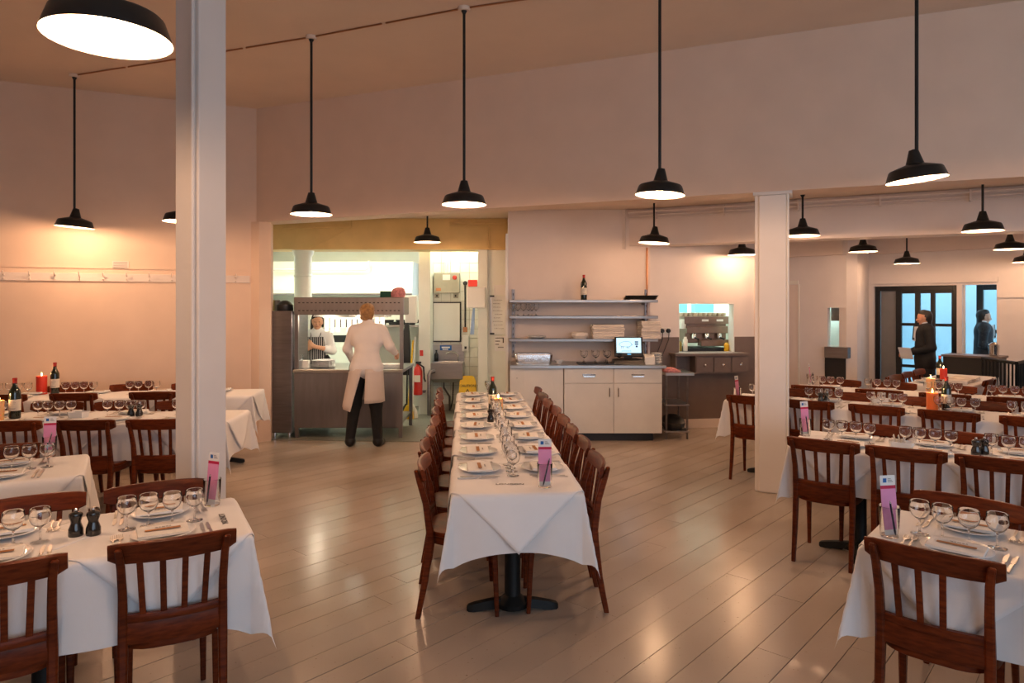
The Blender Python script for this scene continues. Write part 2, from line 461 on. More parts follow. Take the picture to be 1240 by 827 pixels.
# grey vinyl in the kitchen, from just inside the opening
struct('floor_kitchen', MB().prism([(-2.95, 8.52), (-0.05, 8.35), (-0.05, 13), (-5.2, 13), (-3.2, 8.6)], -0.008, 0.004), 'vinyl_floor', 'speckled grey green vinyl kitchen floor', 'floor')

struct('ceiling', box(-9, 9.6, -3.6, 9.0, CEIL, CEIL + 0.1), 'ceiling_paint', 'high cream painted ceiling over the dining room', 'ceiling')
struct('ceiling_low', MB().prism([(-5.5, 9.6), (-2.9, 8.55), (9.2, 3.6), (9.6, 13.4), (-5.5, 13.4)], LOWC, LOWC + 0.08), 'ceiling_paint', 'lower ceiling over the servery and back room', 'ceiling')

WL0 = (-3.10, 8.46)
wl = struct('wall_left', box(-6.6, 0, 0, 0.2, 0, CEIL), 'uplit_paint', 'tall warm white wall with coat rail on the left', 'wall', (*WL0, 0), A_L)
struct('baseboard_left', box(-6.6, -0.02, -0.025, 0, 0, 0.13), 'uplit_paint', 'plain skirting board along the left wall', 'baseboard', (*WL0, 0), A_L)
struct('trim_1', box(-6.6, -0.16, -0.012, 0, 2.28, 2.30), 'uplit_paint', 'thin painted moulding above the coat rail', 'trim', (*WL0, -0.18), A_L)
struct('wall_back', box(-0.05, 13.2, 0, 0.30, BEAM, CEIL + 0.02), 'uplit_paint', 'big cream bulkhead wall hanging over the kitchen and servery openings', 'wall', (*B0, 0), A_B)
# boxed post at the left of the kitchen opening
struct('trim_2', MB().prism([(-3.272, 8.43), (-3.10, 8.37), (-2.99, 8.47), (-3.06, 8.75), (-3.25, 8.75)], 0, BEAM + 0.0), 'uplit_paint', 'boxed post at the left side of the kitchen opening', 'trim')
# closing walls outside the picture
struct('wall_street', wall_with_hole(18.6, 0.2, 0, CEIL, [(a + 9, b + 9, WIN_Z0, WIN_Z1) for a, b in WINDOWS]), 'wall_paint', 'street wall with tall windows behind the viewer', 'wall', (-9, WIN_Y - 0.2, 0))
for i, (a, b) in enumerate(WINDOWS):
    wf = MB(); w = 0.05
    wf.box(a, a + w, WIN_Y - .14, WIN_Y - .08, WIN_Z0, WIN_Z1).box(b - w, b, WIN_Y - .14, WIN_Y - .08, WIN_Z0, WIN_Z1)
    wf.box(a + w, b - w, WIN_Y - .14, WIN_Y - .08, WIN_Z0, WIN_Z0 + w).box(a + w, b - w, WIN_Y - .14, WIN_Y - .08, WIN_Z1 - w, WIN_Z1)
    wf.box((a + b) / 2 - w / 2, (a + b) / 2 + w / 2, WIN_Y - .14, WIN_Y - .08, WIN_Z0 + w, WIN_Z1 - w)
    struct('window_%d' % (i + 1), wf, 'gloss_white', 'white framed street window behind the viewer', 'window')
struct('wall_far_left', box(-9, -8.85, -3.6, 5.9, 0, CEIL), 'wall_paint', 'plain side wall beyond the left edge of the picture', 'wall')
struct('wall_right', box(9.3, 9.5, -3.6, 9.2, 0, CEIL), 'wall_paint', 'plain side wall beyond the right edge of the picture', 'wall')

# ---- columns
def ngon_col(pts, z0, z1, **k): return MB().prism(pts, z0, z1)
F0 = 3.62; c0, s0 = 0.85, 0.53
fx, fy = X_(240.5, F0), F0
aL, bL = 0.212, 0.167
pl = [(fx, fy), (fx + s0 * bL, fy + c0 * bL), (fx + s0 * bL - c0 * aL, fy + c0 * bL + s0 * aL), (fx - c0 * aL, fy + s0 * aL)]
col_l = thing('column', 'square white painted column behind the front left table', 'column', (0, 0, 0))
MB().prism(pl, 0, CEIL).build('shaft', 'column_paint', col_l, bevel=0.008)
e = 0.012
bead = (fx - c0 * 0.02 + s0 * -e, fy + s0 * 0.02 - c0 * e)
MB().tube([(bead[0] - 0.01, bead[1] + 0.006, 0.02), (bead[0] - 0.01, bead[1] + 0.006, CEIL)], 0.012, 8).build('corner_bead', 'column_paint', col_l, smooth=True)
pc = thing('column', 'white painted column under the beam beside the right-hand tables', 'column', (2.375, 6.245, 0), A_B)
MB().box(-0.105, 0.125, -0.125, 0.125, 0, BEAM - 0.03).build('shaft', 'column_paint', pc, bevel=0.01)
MB().box(-0.155, 0.175, -0.135, 0.15, BEAM - 0.03, BEAM).build('capital', 'column_paint', pc, bevel=0.004)
MB().tube([(0.137, -0.115, 0.0), (0.137, -0.115, BEAM - .03)], 0.012, 8).build('pipe', 'gloss_white', pc, smooth=True)
MB().box(-0.14, -0.105, -0.10, 0.10, 0, BEAM - .03).build('side_casing', 'column_paint', pc, bevel=0.004)

# ---- kitchen shell
struct('wall_kitchen_left', MB().prism([(-3.25, 8.76), (-4.95, 13.0), (-5.1, 13.0), (-3.35, 8.76)], 0, LOWC), 'kitchen_white', 'white side wall of the kitchen', 'wall')
struct('wall_kitchen_back', box(-5.2, -1.2, 12.8, 12.95, 0, LOWC), 'kitchen_white', 'bright white rear wall of the kitchen', 'wall')
wk = struct('wall_kitchen_tiled', box(-1.29, 0.0, 10.92, 11.05, 0, LOWC), 'grout', 'white tiled kitchen wall behind the hand basin', 'wall')
TS = 0.15
tile_me = MB().box(0.003, TS - 0.003, -0.010, 0, 0.003, TS - 0.003).mesh('tile', 'tile_white', bevel=0.002)
for i in range(8):
    for j in range(18):
        o = link('tile', tile_me, wk, (-1.28 + i * TS, 10.92, 0.10 + j * TS))
struct('trim_3', box(-4.2, -0.06, 9.9, 10.35, 2.49, LOWC), 'lamplit_cream', 'cream beam across the kitchen, its yellow standing for warm lamplight', 'trim', bevel=0.006)
struct('wall_kitchen_pier', box(X_(508, 10.6), X_(522, 10.6), 10.5, 10.95, 0, LOWC), 'kitchen_white', 'white pier between the pass and the hand basin', 'wall', bevel=0.006)
struct('wall_kitchen_return', box(X_(579, 10.0), X_(590.5, 10.0), 9.95, 10.92, 0, 2.49), 'kitchen_white', 'bright white return wall right of the hand basin', 'wall', bevel=0.005)
struct('wall_kitchen_notice', box(X_(590.5, 10.0), -0.05, 10.02, 10.2, 0, 2.49), 'kitchen_white', 'pale wall carrying the kitchen whiteboard', 'wall')
kc = one('column', MB().lathe([(0.16, 0), (0.16, .06), (0.125, .1), (0.125, 2.1), (0.135, 2.11), (0.135, 2.13), (0.125, 2.14), (0.125, 2.40), (0.15, 2.44), (0.16, 2.49)], 24), 'kitchen_white', 'round white kitchen column under the cream beam', 'column', (X_(367, 10.15), 10.15, 0), smooth=True)
# kitchen ceiling tubes
def tube_light(x, y, z, L, rz, label, watts=KITCHEN_W):
    t = thing('fluorescent_light', label, 'light', (x, y, z), rz)
    MB().box(-L / 2, L / 2, -0.05, 0.05, 0.0, 0.06).build('housing', 'gloss_white', t, bevel=0.005)
    MB().tube([(-L / 2 + .03, 0, -0.02), (L / 2 - .03, 0, -0.02)], 0.018, 10).build('tube', 'tube_light', t, smooth=True)
    l = bpy.data.lights.new('tube_glow', 'AREA'); l.shape = 'RECTANGLE'; l.size = L; l.size_y = 0.1; l.energy = watts; l.color = (0.96, 1.0, 0.80)
    lo = bpy.data.objects.new('tube_glow', l); COL.objects.link(lo); lo.parent = t; lo.location = (0, 0, -0.045)
tube_light(-2.65, 10.75, 2.88, 1.3, R(80), 'fluorescent tube fitting on the kitchen ceiling above the pass')
tube_light(-3.6, 10.75, 2.88, 1.3, R(80), 'fluorescent tube fitting on the kitchen ceiling beside the round column')
tube_light(-0.85, 10.62, 2.88, 0.5, R(0), 'short fluorescent fitting added above the hand basin to brighten the tiles', 9)  # extra fitting, added to light up the basin wall
tube_light(-1.75, 10.75, 2.88, 1.3, R(80), 'fluorescent tube fitting on the kitchen ceiling near the pier')

# ---- servery wall, hatch wall and the right-hand back walls
struct('wall_servery', box(-0.05, 1.82, 9.0, 10.0, 0, LOWC), 'wall_paint', 'cream wall carrying the steel shelves', 'wall')
struct('trim_4', box(-0.085, -0.05, 8.93, 9.6, 0, 2.62), 'gloss_white', 'white door lining at the right side of the kitchen opening', 'trim')
HW = (1.82, 9.30); HA = R(8)
hx0, hx1 = 0.48, 1.27
struct('wall_hatch', wall_with_hole(1.62, 0.16, 0, LOWC, [(hx0, hx1, 1.03, 1.70)]), 'daylit_paint', 'wall with the coffee hatch beside the servery', 'wall', (*HW, 0), HA)
struct('trim_5', wall_with_hole(1.62, 0.012, 0.12, 1.245, [(hx0 - .01, hx1 + .01, 1.03, 1.245)]), 'dado_brown', 'brown painted dado below the coffee hatch', 'trim', (HW[0] + .0017, HW[1] - .0125, 0), HA)
struct('baseboard_hatch', box(0, 1.62, -0.03, 0, 0, 0.12), 'wall_paint', 'white skirting below the brown dado', 'baseboard', (*HW, 0), HA)
HE = (HW[0] + 1.62 * math.cos(HA), HW[1] + 1.62 * math.sin(HA))
def wall_between(name, p, q, D, z0, z1, m, label, cat='wall', holes=(), **k):
    L = math.hypot(q[0] - p[0], q[1] - p[1]); a = math.atan2(q[1] - p[1], q[0] - p[0])
    return struct(name, wall_with_hole(L, D, z0, z1, holes), m, label, cat, (p[0], p[1], 0), a, **k)
wall_between('wall_passage', HE, (4.13, 11.62), 0.15, 0, LOWC, 'daylit_paint', 'side wall receding behind the right column')
struct('trim_6', box(-0.05, 0.10, -0.03, 0.02, 0, LOWC), 'wall_paint', 'corner post at the right end of the hatch wall', 'trim', (HE[0], HE[1], 0), HA)
# bar room behind the hatch
struct('wall_bar_back', box(1.9, 4.2, 11.3, 11.4, 0, LOWC), 'kitchen_white', 'pale wall of the coffee bar behind the hatch', 'wall')
struct('wall_bar_side', box(1.84, 1.9, 9.6, 11.3, 0, LOWC), 'kitchen_white', 'pale side wall of the coffee bar', 'wall')
# wall A with the small lit niche
WA0, WA1 = (4.13, 11.62), (5.19, 10.60)
LA = math.hypot(WA1[0] - WA0[0], WA1[1] - WA0[1]); AA = math.atan2(WA1[1] - WA0[1], WA1[0] - WA0[0])
def along(p, a, px):
    """distance along a line from p in direction a where pixel column px meets it"""
    k = (px - CX) / FPX
    return (k * p[1] - p[0]) / (math.cos(a) - k * math.sin(a))
na, nb = along(WA0, AA, 1002), along(WA0, AA, 1024.5)
struct('wall_niche', wall_with_hole(LA, 0.14, 0, LOWC, [(na, nb, 1.02, 1.64)]), 'daylit_paint', 'white wall with the small service niche at the back', 'wall', (*WA0, 0), AA)
struct('trim_7', box(-0.5, LA + 0.02, -0.22, 0.0, 2.46, LOWC), 'wall_paint', 'dropped beam along the top of the niche wall', 'trim', (*WA0, 0), AA)
P2 = (5.40, 10.68); DW0 = (6.40, 12.24); DA = R(-48)
wall_between('wall_pier', WA1, P2, 0.14, 0, LOWC, 'daylit_paint', 'narrow pier beside the service niche')
wall_between('wall_reveal', P2, DW0, 0.14, 0, LOWC, 'daylit_paint', 'reveal wall leading to the black doors')
t58, t58b, t165, t207 = along(DW0, DA, 1058), along(DW0, DA, 1158.5), along(DW0, DA, 1165), along(DW0, DA, 1207)
DTOP = 2.01
struct('wall_doors', wall_with_hole(4.6, 0.2, 0, LOWC, [(t58, t58b, -0.01, DTOP), (t165, t207, 0.05, DTOP)]), 'daylit_paint', 'end wall with black glazed doors and a glass panel', 'wall', (*DW0, 0), DA)
struct('trim_8', box(t58 - 0.1, t207 + 0.02, -0.05, 0.0, DTOP + .04, DTOP + 0.12), 'daylit_paint', 'moulding above the black doors', 'trim', (*DW0, 0), DA)
struct('trim_9', box(0, 4.6, -0.14, 0.0, 2.58, LOWC), 'wall_paint', 'shallow beam along the top of the end wall', 'trim', (*DW0, 0), DA)
struct('trim_10', box(t207 + .01, 4.4, -0.03, 0, 1.80, 1.90), 'daylit_paint', 'plaster moulding right of the glass panel', 'trim', (*DW0, 0), DA)
# fascia beam with pipes
FA0 = (1.50, 9.02); FAA = R(-26)
struct('trim_11', box(0, 7.6, 0, 0.32, 2.46, LOWC), 'wall_paint', 'deep cream beam running behind the right column', 'trim', (*FA0, 0), FAA, bevel=0.008)
struct('trim_12', box(-0.03, 0.012, -0.05, 0.05, 2.42, LOWC), 'wall_paint', 'thin edge moulding at the left end of the deep beam', 'trim', (*FA0, 0), FAA)
pp = thing('ceiling_pipes', 'painted pipes clipped along the top of the deep beam', 'pipes', (*FA0, 0), FAA)
for k, (yy, zz, rr) in enumerate(((-0.05, 2.90, 0.016), (-0.03, 2.855, 0.012), (-0.025, 2.82, 0.008))):
    MB().tube([(0.05, yy, zz), (7.4, yy, zz)], rr, 8).build('pipe', 'wall_paint', pp, smooth=True)
for k in range(9): MB().box(0.4 + k * 0.85, 0.42 + k * .85, -0.07, 0, 2.80, 2.925).build('pipe_clip', 'wall_paint', pp)
# pipes in the kitchen
kp = thing('kitchen_pipes', 'painted pipes on the cream beam in the kitchen', 'pipes', (0, 9.9, 0))
MB().tube([(-3.3, -0.03, 2.80), (-2.35, -0.03, 2.80), (-2.33, -0.03, 2.82), (-2.33, -0.03, 2.93)], 0.012).build('pipe', 'lamplit_cream', kp, smooth=True)
MB().tube([(-0.9, -0.03, 2.88), (-0.1, -0.03, 2.86)], 0.016).build('pipe', 'lamplit_cream', kp, smooth=True)
MB().tube([(-0.9, -0.03, 2.83), (-0.35, -0.03, 2.82), (-0.33, -0.03, 2.8), (-0.33, -0.03, 2.5)], 0.012).build('pipe', 'lamplit_cream', kp, smooth=True)
MB().tube([(-2.4, -.02, 2.78), (-2.7, -.02, 2.62), (-2.95, -.02, 2.50)], 0.006, 6).build('cable', 'lamplit_cream', kp, smooth=True)

# ---- glazed doors and what lies beyond them
def door_frame(px_list, t0, t1, zt, name, label):
    d = tag(link(name, None, None, (*DW0, 0), DA), label, 'door', None, 'structure')
    F = MB(); D0, D1 = 0.06, 0.13
    F.box(t0, t0 + 0.07, D0, D1, 0, zt).box(t1 - 0.07, t1, D0, D1, 0, zt).box(t0 + .07, t1 - .07, D0, D1, zt - 0.08, zt)
    F.build('door_frame', 'door_black', d, bevel=0.004)
    return d
d1 = door_frame(None, t58, t58b, DTOP, 'door_1', 'black framed glazed double doors beside the standing man')
def T(px): return along(DW0, DA, px)
xs = [(1090, 1106), (1112.5, 1125), (1130.5, 1152)]
st = MB(); edges = [1083, 1090, 1106, 1112.5, 1125, 1130.5, 1152, 1153]
for a, b in ((1083, 1090), (1106, 1112.5), (1125, 1130.5), (1150.5, 1153)): st.box(T(a), T(b), .07, .115, .05, 1.93)
st.build('stile', 'door_black', d1, bevel=0.003)
for a, b in xs:
    for zz in (0.05, 0.60, 1.32, 1.88):
        MB().box(T(a), T(b), .075, .11, zz, zz + (0.05 if zz < 1.8 else .06)).build('glazing_bar', 'door_black', d1)
    for z0, z1 in ((0.10, 0.60), (0.65, 1.32), (1.37, 1.88)):
        MB().box(T(a), T(b), .088, .094, z0, z1).build('pane', 'pane_glass', d1)
MB().box(T(1120), T(1150), .116, .13, 0.60, 0.72).build('kick_plate', 'dark_steel', d1)
w9 = tag(link('window_9', None, None, (*DW0, 0), DA), 'tall glass panel right of the black doors', 'window', None, 'structure')
MB().box(t165, t207, .10, .11, .05, DTOP).build('pane', 'pane_glass', w9)
MB().box(t165, t165 + .02, .085, .125, .05, DTOP).box(t207 - .02, t207, .085, .125, .05, DTOP).build('window_frame', 'gloss_white', w9)
# courtyard lobby beyond: pale walls open to the sky
def lob(u, v): return (DW0[0] + u * math.cos(DA) - v * math.sin(DA), DW0[1] + u * math.sin(DA) + v * math.cos(DA))
lobby = struct('wall_courtyard', MB().box(-1.0, 5.0, 4.6, 4.75, 0, 2.75).box(-1.2, -1.0, .25, 4.75, 0, 2.75).box(5.0, 5.2, .25, 4.75, 0, 2.75), 'courtyard', 'pale courtyard walls seen through the glazed doors', 'wall', (*DW0, 0), DA)
struct('floor_courtyard', box(-1.2, 5.2, 0.2, 4.75, -0.1, -0.01), 'courtyard', 'pale courtyard paving outside the doors', 'floor', (*DW0, 0), DA)
# second black glazed frame outside, seen through the glass panel
d2 = tag(link('door_2', None, None, (*DW0, 0), DA), 'black framed outer door seen through the glass panel', 'door', None, 'structure')
o2 = MB()
q0 = t165 - 0.17
o2.box(q0, q0 + 0.10, 1.5, 1.58, 0, 2.1).box(q0 + .40, q0 + .48, 1.5, 1.58, 0, 2.1).box(q0 + .1, q0 + .40, 1.5, 1.58, 1.95, 2.1).box(q0 + .1, q0 + .40, 1.5, 1.58, 1.18, 1.24).box(q0 + .1, q0 + .40, 1.5, 1.58, 0, .5)
o2.build('door_frame', 'door_black', d2, bevel=0.004)
MB().box(q0 + .1, q0 + .40, 1.535, 1.545, .5, 1.95).build('pane', 'pane_glass', d2)
# grey open leaf left of the glazed leaf
MB().box(t58 + .07, T(1083), .13, .17, .0, 1.93).build('side_panel', 'grey_panel', d1)

# back of house seen in the niche
nt_ = thing('service_hatch', 'small service hatch with grey ledge in the niche wall', 'hatch', (*WA0, 0), AA)
MB().box(na - .1, nb, .34, .36, .6, 1.9).build('back_panel', 'kitchen_white', nt_)
MB().box(na - .12, na - .1, .14, .36, .6, 1.9).box(nb - .015, nb, .14, .34, .6, 1.9).build('side_panel', 'kitchen_white', nt_)
MB().box(na, nb, .06, .07, 1.05, 1.64).build('pane', 'pane_glass', nt_)
MB().box(na, nb, .15, .17, 1.43, 1.64).build('shutter', 'dado_brown', nt_)
MB().box(na + .0, nb + .07, -0.14, .0, .86, 1.03).build('ledge_box', 'dark_steel', nt_, bevel=0.004)
MB().box(na - 0.03, nb, -0.03, .0, .25, .85).build('lower_panel', 'plastic_black', nt_)
l = bpy.data.lights.new('hatch_lamp', 'AREA'); l.size = 0.12; l.energy = 5; l.color = (0.7, 0.95, 1.0)
lo = bpy.data.objects.new('hatch_lamp', l); COL.objects.link(lo); lo.parent = nt_; lo.location = ((na + nb) / 2 - .03, .25, 1.88)
# white door in the niche wall
dd = tag(link('door_3', None, None, (*WA0, 0), AA), 'white panelled door in the niche wall', 'door', None, 'structure')
da, db = along(WA0, AA, 956), along(WA0, AA, 964); dc = along(WA0, AA, 967)
MB().box(da - .6, dc, -0.03, 0, 2.02, 2.08).box(db + .06, dc, -0.03, 0, 0, 2.02).build('door_frame', 'gloss_white', dd)
MB().box(da - .54, db + .05, -0.012, 0, .01, 2.01).build('door_leaf', 'wall_paint', dd)
# ================================================================== PENDANT LAMPS
LR = 0.18
def lamp_meshes():
    outer = [(LR, 0), (LR - .001, .006), (.158, .066), (.150, .074), (.075, .098), (.055, .104)]
    inner = [(.050, .100), (.072, .094), (.146, .070), (.154, .063), (LR - .005, .004), (LR, 0)]
    rim = MB(); seg = 40
    sh = MB().lathe(outer, seg, cap=False).mesh('shade', 'lamp_black', smooth=True, angle=30)
    inn = MB().lathe(inner, seg, cap=False).mesh('shade_lining', 'lamp_inner', smooth=True, angle=30)
    neck = MB().lathe([(.055, .103), (.050, .118), (.030, .188), (.028, .195), (.012, .196), (.012, .2)], 28).mesh('neck', 'lamp_black', smooth=True, angle=30)
    bulb = MB().lathe([(.006, .020), (.022, .026), (.032, .042), (.034, .055), (.028, .072), (.018, .085), (.016, .105)], 20).mesh('bulb', 'bulb', smooth=True)
    return sh, inn, neck, bulb
LM = lamp_meshes()
def lamp(x, y, z, top, label, group, tilt=(0, 0)):
    watts = LAMP_W if top > 3.5 else LAMP_W * .55
    t = thing('pendant_lamp', label, 'lamp', (x, y, z), 0, group)
    for n, me in zip(('shade', 'shade_lining', 'neck', 'bulb'), LM):
        o = link(n, me, t); o.rotation_euler = (tilt[0], tilt[1], 0)
    if top - z > .25:
        MB().tube([(0, 0, .19), (0, 0, top - z)], 0.0115, 10).build('rod', 'lamp_black', t, smooth=True)
        MB().lathe([(.014, top - z - .05), (.036, top - z - .008), (.036, top - z)], 16).build('ceiling_rose', 'lamp_black', t, smooth=True)
    l = bpy.data.lights.new('lamp_glow', 'POINT'); l.energy = watts; l.color = LAMP_C; l.shadow_soft_size = 0.034
    o = bpy.data.objects.new('lamp_glow', l); COL.objects.link(o); o.parent = t; o.location = (0, 0, -0.005)
ZL = 2.505
G1 = 'black enamel pendant lamps on long rods over the dining room'
lamp(-4.60, 7.18, ZL, CEIL, 'black pendant lamp on long rod at far left above the coat rail', G1, (0, R(5)))
lamp(-3.22, 6.68, ZL, CEIL, 'black pendant lamp half hidden behind the big left column', G1)
lamp(X_(377, 6.15), 6.15, ZL, CEIL, 'black pendant lamp hanging in front of the kitchen opening, left of centre', G1)
lamp(X_(562, 5.55), 5.55, ZL, CEIL, 'black pendant lamp on long rod above the central table', G1)
lamp(X_(799, 5.06), 5.06, ZL, CEIL, 'black pendant lamp on long rod right of the central table', G1, (0, R(3)))
lamp(X_(1110, 4.44), 4.44, ZL, CEIL, 'tilted black pendant lamp on long rod at upper right', G1, (0, R(-6)))
lamp(X_(131, 2.1), 2.1, 2.515, CEIL, 'largest nearest pendant lamp at the upper left corner, seen from below', G1)
lamp(-2.66, 2.66, 2.515, CEIL, 'unseen black pendant lamp added at the far left for warm top light', G1)  # unseen pendant, added for warm light from above
G2 = 'black enamel pendant lamps under the low ceiling'
lamp(X_(517.5, 9.1), 9.1, 2.52, LOWC, 'small black pendant lamp inside the kitchen opening', G2)
lamp(X_(792, 8.05), 8.05, 2.415, LOWC, 'black pendant lamp in front of the steel shelves', G2, (0, R(4)))
lamp(X_(898.5, 9.12), 9.12, 2.352, LOWC, 'black pendant lamp shining on the wall above the coffee hatch', G2)
lamp(X_(972, 7.6), 7.6, 2.455, LOWC, 'black pendant lamp just right of the white column by the beam', G2)
lamp(X_(1045, 9.4), 9.4, 2.415, LOWC, 'black pendant lamp above the niche wall', G2)
lamp(X_(1098, 10.6), 10.6, 2.325, LOWC, 'smallest black pendant lamp above the black doors', G2)
lamp(X_(1190, 6.75), 6.75, 2.42, LOWC, 'black pendant lamp on short rod at right below the bulkhead', G2)
lamp(X_(1223, 8.9), 8.9, 2.41, LOWC, 'black pendant lamp at the right edge in front of the moulding', G2)
lamp(X_(1244, 10.0), 10.0, 2.31, LOWC, 'pendant lamp cut off by the right edge of the picture', G2)
# conduit joining the ceiling roses
cd = thing('ceiling_conduit', 'thin brown conduit joining the lamp roses on the ceiling', 'conduit', (0, 0, 0))
crow = [(-4.60, 7.18), (-3.22, 6.68), (X_(377, 6.15), 6.15), (X_(562, 5.55), 5.55), (X_(799, 5.06), 5.06), (X_(1110, 4.44), 4.44)]
for a, b in zip(crow[:-1], crow[1:]):
    dx, dy = b[0] - a[0], b[1] - a[1]; L = math.hypot(dx, dy); ux, uy = dx / L, dy / L
    MB().tube([(a[0] + ux * .05, a[1] + uy * .05, CEIL - .008), (a[0] + dx * .5 - ux * .02, a[1] + dy * .5 - uy * .02, CEIL - .008)], 0.007, 6).build('conduit_length', 'copper', cd, smooth=True)
    MB().tube([(a[0] + dx * .5 + ux * .02, a[1] + dy * .5 + uy * .02, CEIL - .008), (b[0] - ux * .05, b[1] - uy * .05, CEIL - .008)], 0.007, 6).build('conduit_length', 'copper', cd, smooth=True)
    MB().lathe([(.045, -.03), (.05, -.02), (.05, 0)], 14, (b[0], b[1], CEIL)).build('conduit_box', 'ceiling_paint', cd, smooth=True)
MB().lathe([(.045, -.03), (.05, -.02), (.05, 0)], 14, (*crow[0], CEIL)).build('conduit_box', 'ceiling_paint', cd, smooth=True)

# ================================================================== CHAIRS
def chair_parts():
    P = []
    # seat: rounded, slightly wider in front; with a frame ring below
    def outline(z, k, n=28):
        r = []
        for j in range(n):
            a = 2 * PI * j / n; c, s = math.cos(a), math.sin(a)
            e = 2 / 3.2
            x = math.copysign(abs(c) ** e, c) * 0.205 * k; y = math.copysign(abs(s) ** e, s) * 0.20 * k
            x *= 1 + 0.06 * y / 0.2
            r.append((x, y, z))
        return r
    P.append(('seat', MB().loft([outline(.436, .97), outline(.440, 1.0), outline(.456, 1.0), outline(.462, .97), outline(.457, .85), outline(.454, .5)]).mesh('seat', 'wood', smooth=True)))
    P.append(('seat_frame', MB().loft([outline(.392, .93), outline(.395, .955), outline(.436, .955)]).mesh('seat_frame', 'wood', smooth=True)))
    # top rail: bent board
    rings = []; n = 14
    for i in range(n + 1):
        x = -0.22 + 0.44 * i / n; q = x / 0.22
        y = -0.248 + 0.032 * q * q
        top = 0.822 - 0.004 * q * q; bot = 0.738 + 0.004 * q * q
        th = 0.024
        if abs(q) > .97: bot += 0.014; top -= 0.004; th = .020
        lean = 0.012
        c = 0.006
        rings.append([(x, y - th / 2 + lean, bot + c), (x, y - th / 2 + c + lean, bot), (x, y + th / 2 - c + lean, bot), (x, y + th / 2 + lean, bot + c),
                      (x, y + th / 2, top - c), (x, y + th / 2 - c, top), (x, y - th / 2 + c, top), (x, y - th / 2, top - c)])
    P.append(('top_rail', MB().loft(rings).mesh('top_rail', 'wood', smooth=True)))
    # rear legs running up into the back posts
    for s in (-1, 1):
        sec = []
        for z, y, w, d in ((0, -.245, .024, .028), (.2, -.205, .030, .036), (.40, -.18, .034, .042), (.46, -.178, .034, .040), (.62, -.20, .030, .034), (.735, -.222, .028, .030), (.80, -.240, .026, .022), (.806, -.241, .016, .012)):
            sec.append(rrect(s * (.172 + (.012 if z > .7 else 0) * (z - .7) / .1), y + (-.012 if z > .73 else 0), z, w, d, .45))
        P.append(('rear_leg', MB().loft(sec).mesh('rear_leg', 'wood', smooth=True)))
        sec = []
        for z, y, w in ((0, .185, .022), (.25, .175, .030), (.40, .165, .040), (.44, .164, .040)):
            sec.append(rrect(s * (.168 - .004 * z), y, z, w, w, .45))
        P.append(('front_leg', MB().loft(sec).mesh('front_leg', 'wood', smooth=True)))
    # lower back rail
    rings = []
    for i in range(11):
        x = -0.165 + 0.33 * i / 10; q = x / .165; y = -0.205 + 0.022 * q * q
        rings.append([(x, y - .010, .508), (x, y + .010, .508), (x, y + .013, .515), (x, y + .013, .530), (x, y + .010, .537), (x, y - .010, .537), (x, y - .013, .530), (x, y - .013, .515)])
    P.append(('back_rail', MB().loft(rings).mesh('back_rail', 'wood', smooth=True)))
    rings = []
    for i in range(11):
        x = -0.165 + 0.33 * i / 10; q = x / .165; y = -0.196 + 0.016 * q * q
        rings.append([(x, y - .009, .425), (x, y + .009, .425), (x, y + .012, .432), (x, y + .012, .500), (x, y + .009, .506), (x, y - .009, .506), (x, y - .012, .500), (x, y - .012, .432)])
    P.append(('seat_rail', MB().loft(rings).mesh('seat_rail', 'wood', smooth=True)))
    for k in range(4):
        x0 = -0.105 + k * 0.07; xt = x0 * 1.10
        q0 = (x0 / .165) ** 2; q1 = (xt / .22) ** 2
        sec = [rrect(x0, -.205 + .022 * q0, .53, .022, .012, .4), rrect((x0 + xt) / 2, -.222 + .025 * q0, .64, .022, .012, .4), rrect(xt, -.238 + .032 * q1, .745, .022, .012, .4)]
        P.append(('slat', MB().loft(sec).mesh('slat', 'wood', smooth=True)))
    return P
CHP = chair_parts()
RAILY = -0.236
CHAIRS = []
def chair(x, y, face, label, group, skip=()):
    """x,y: where the top rail's middle stands; face: direction the sitter looks (radians)"""
    rz = face - PI / 2
    ox = x - RAILY * math.cos(face); oy = y - RAILY * math.sin(face)
    t = thing('dining_chair', label, 'chair', (ox, oy, 0), rz, group)
    k = 0
    for n, me in CHP:
        if n == 'slat':
            k += 1
            if k - 1 in skip: continue
        link(n, me, t)
    CHAIRS.append(t)
    return t

# ================================================================== TABLES AND CLOTHS
TZ = 0.742
def drape(u, v, a, b, off, drop_amp, ph, flare=0.02):
    su, sv = (1 if u >= 0 else -1), (1 if v >= 0 else -1)
    du, dv = max(abs(u) - a, 0), max(abs(v) - b, 0)
    r0 = 0.012 + off
    if du == 0 and dv == 0: return (u, v, TZ + off)
    def hang(s):
        if s < r0 * PI / 2: return r0 * math.sin(s / r0), r0 * (1 - math.cos(s / r0))
        e = s - r0 * PI / 2
        return r0 + e * flare, r0 + e
    if du == 0 or dv == 0:
        s = du + dv; hx, hz = hang(s); t = v if du else u
        end = (b if du else a) - abs(t)
        k = min(1, max(0, end / 0.12))
        hz *= 1 + .22 * max(0, 1 - end / .24) ** 2
        hx += drop_amp * min(1, s / .25) * math.sin(t * 17 + ph) * k
        return (su * (a + hx), v, TZ + off - hz) if du else (u, sv * (b + hx), TZ + off - hz)
    s = math.hypot(du, dv); th = math.atan2(dv, du); hx, hz = hang(s)
    w = math.sin(2 * th) ** 1.5; e = max(0, s - 0.01)
    hz *= 1 + .22 * math.cos(2 * th) ** 2; out = 0.22 * e * w
    dz = hz - (e - math.sqrt(max(e * e - out * out, 0)))
    px = a + hx * math.cos(th) + out * .72; py = b + hx * math.sin(th) + out * .70
    return (su * px, sv * py, TZ + off - dz)
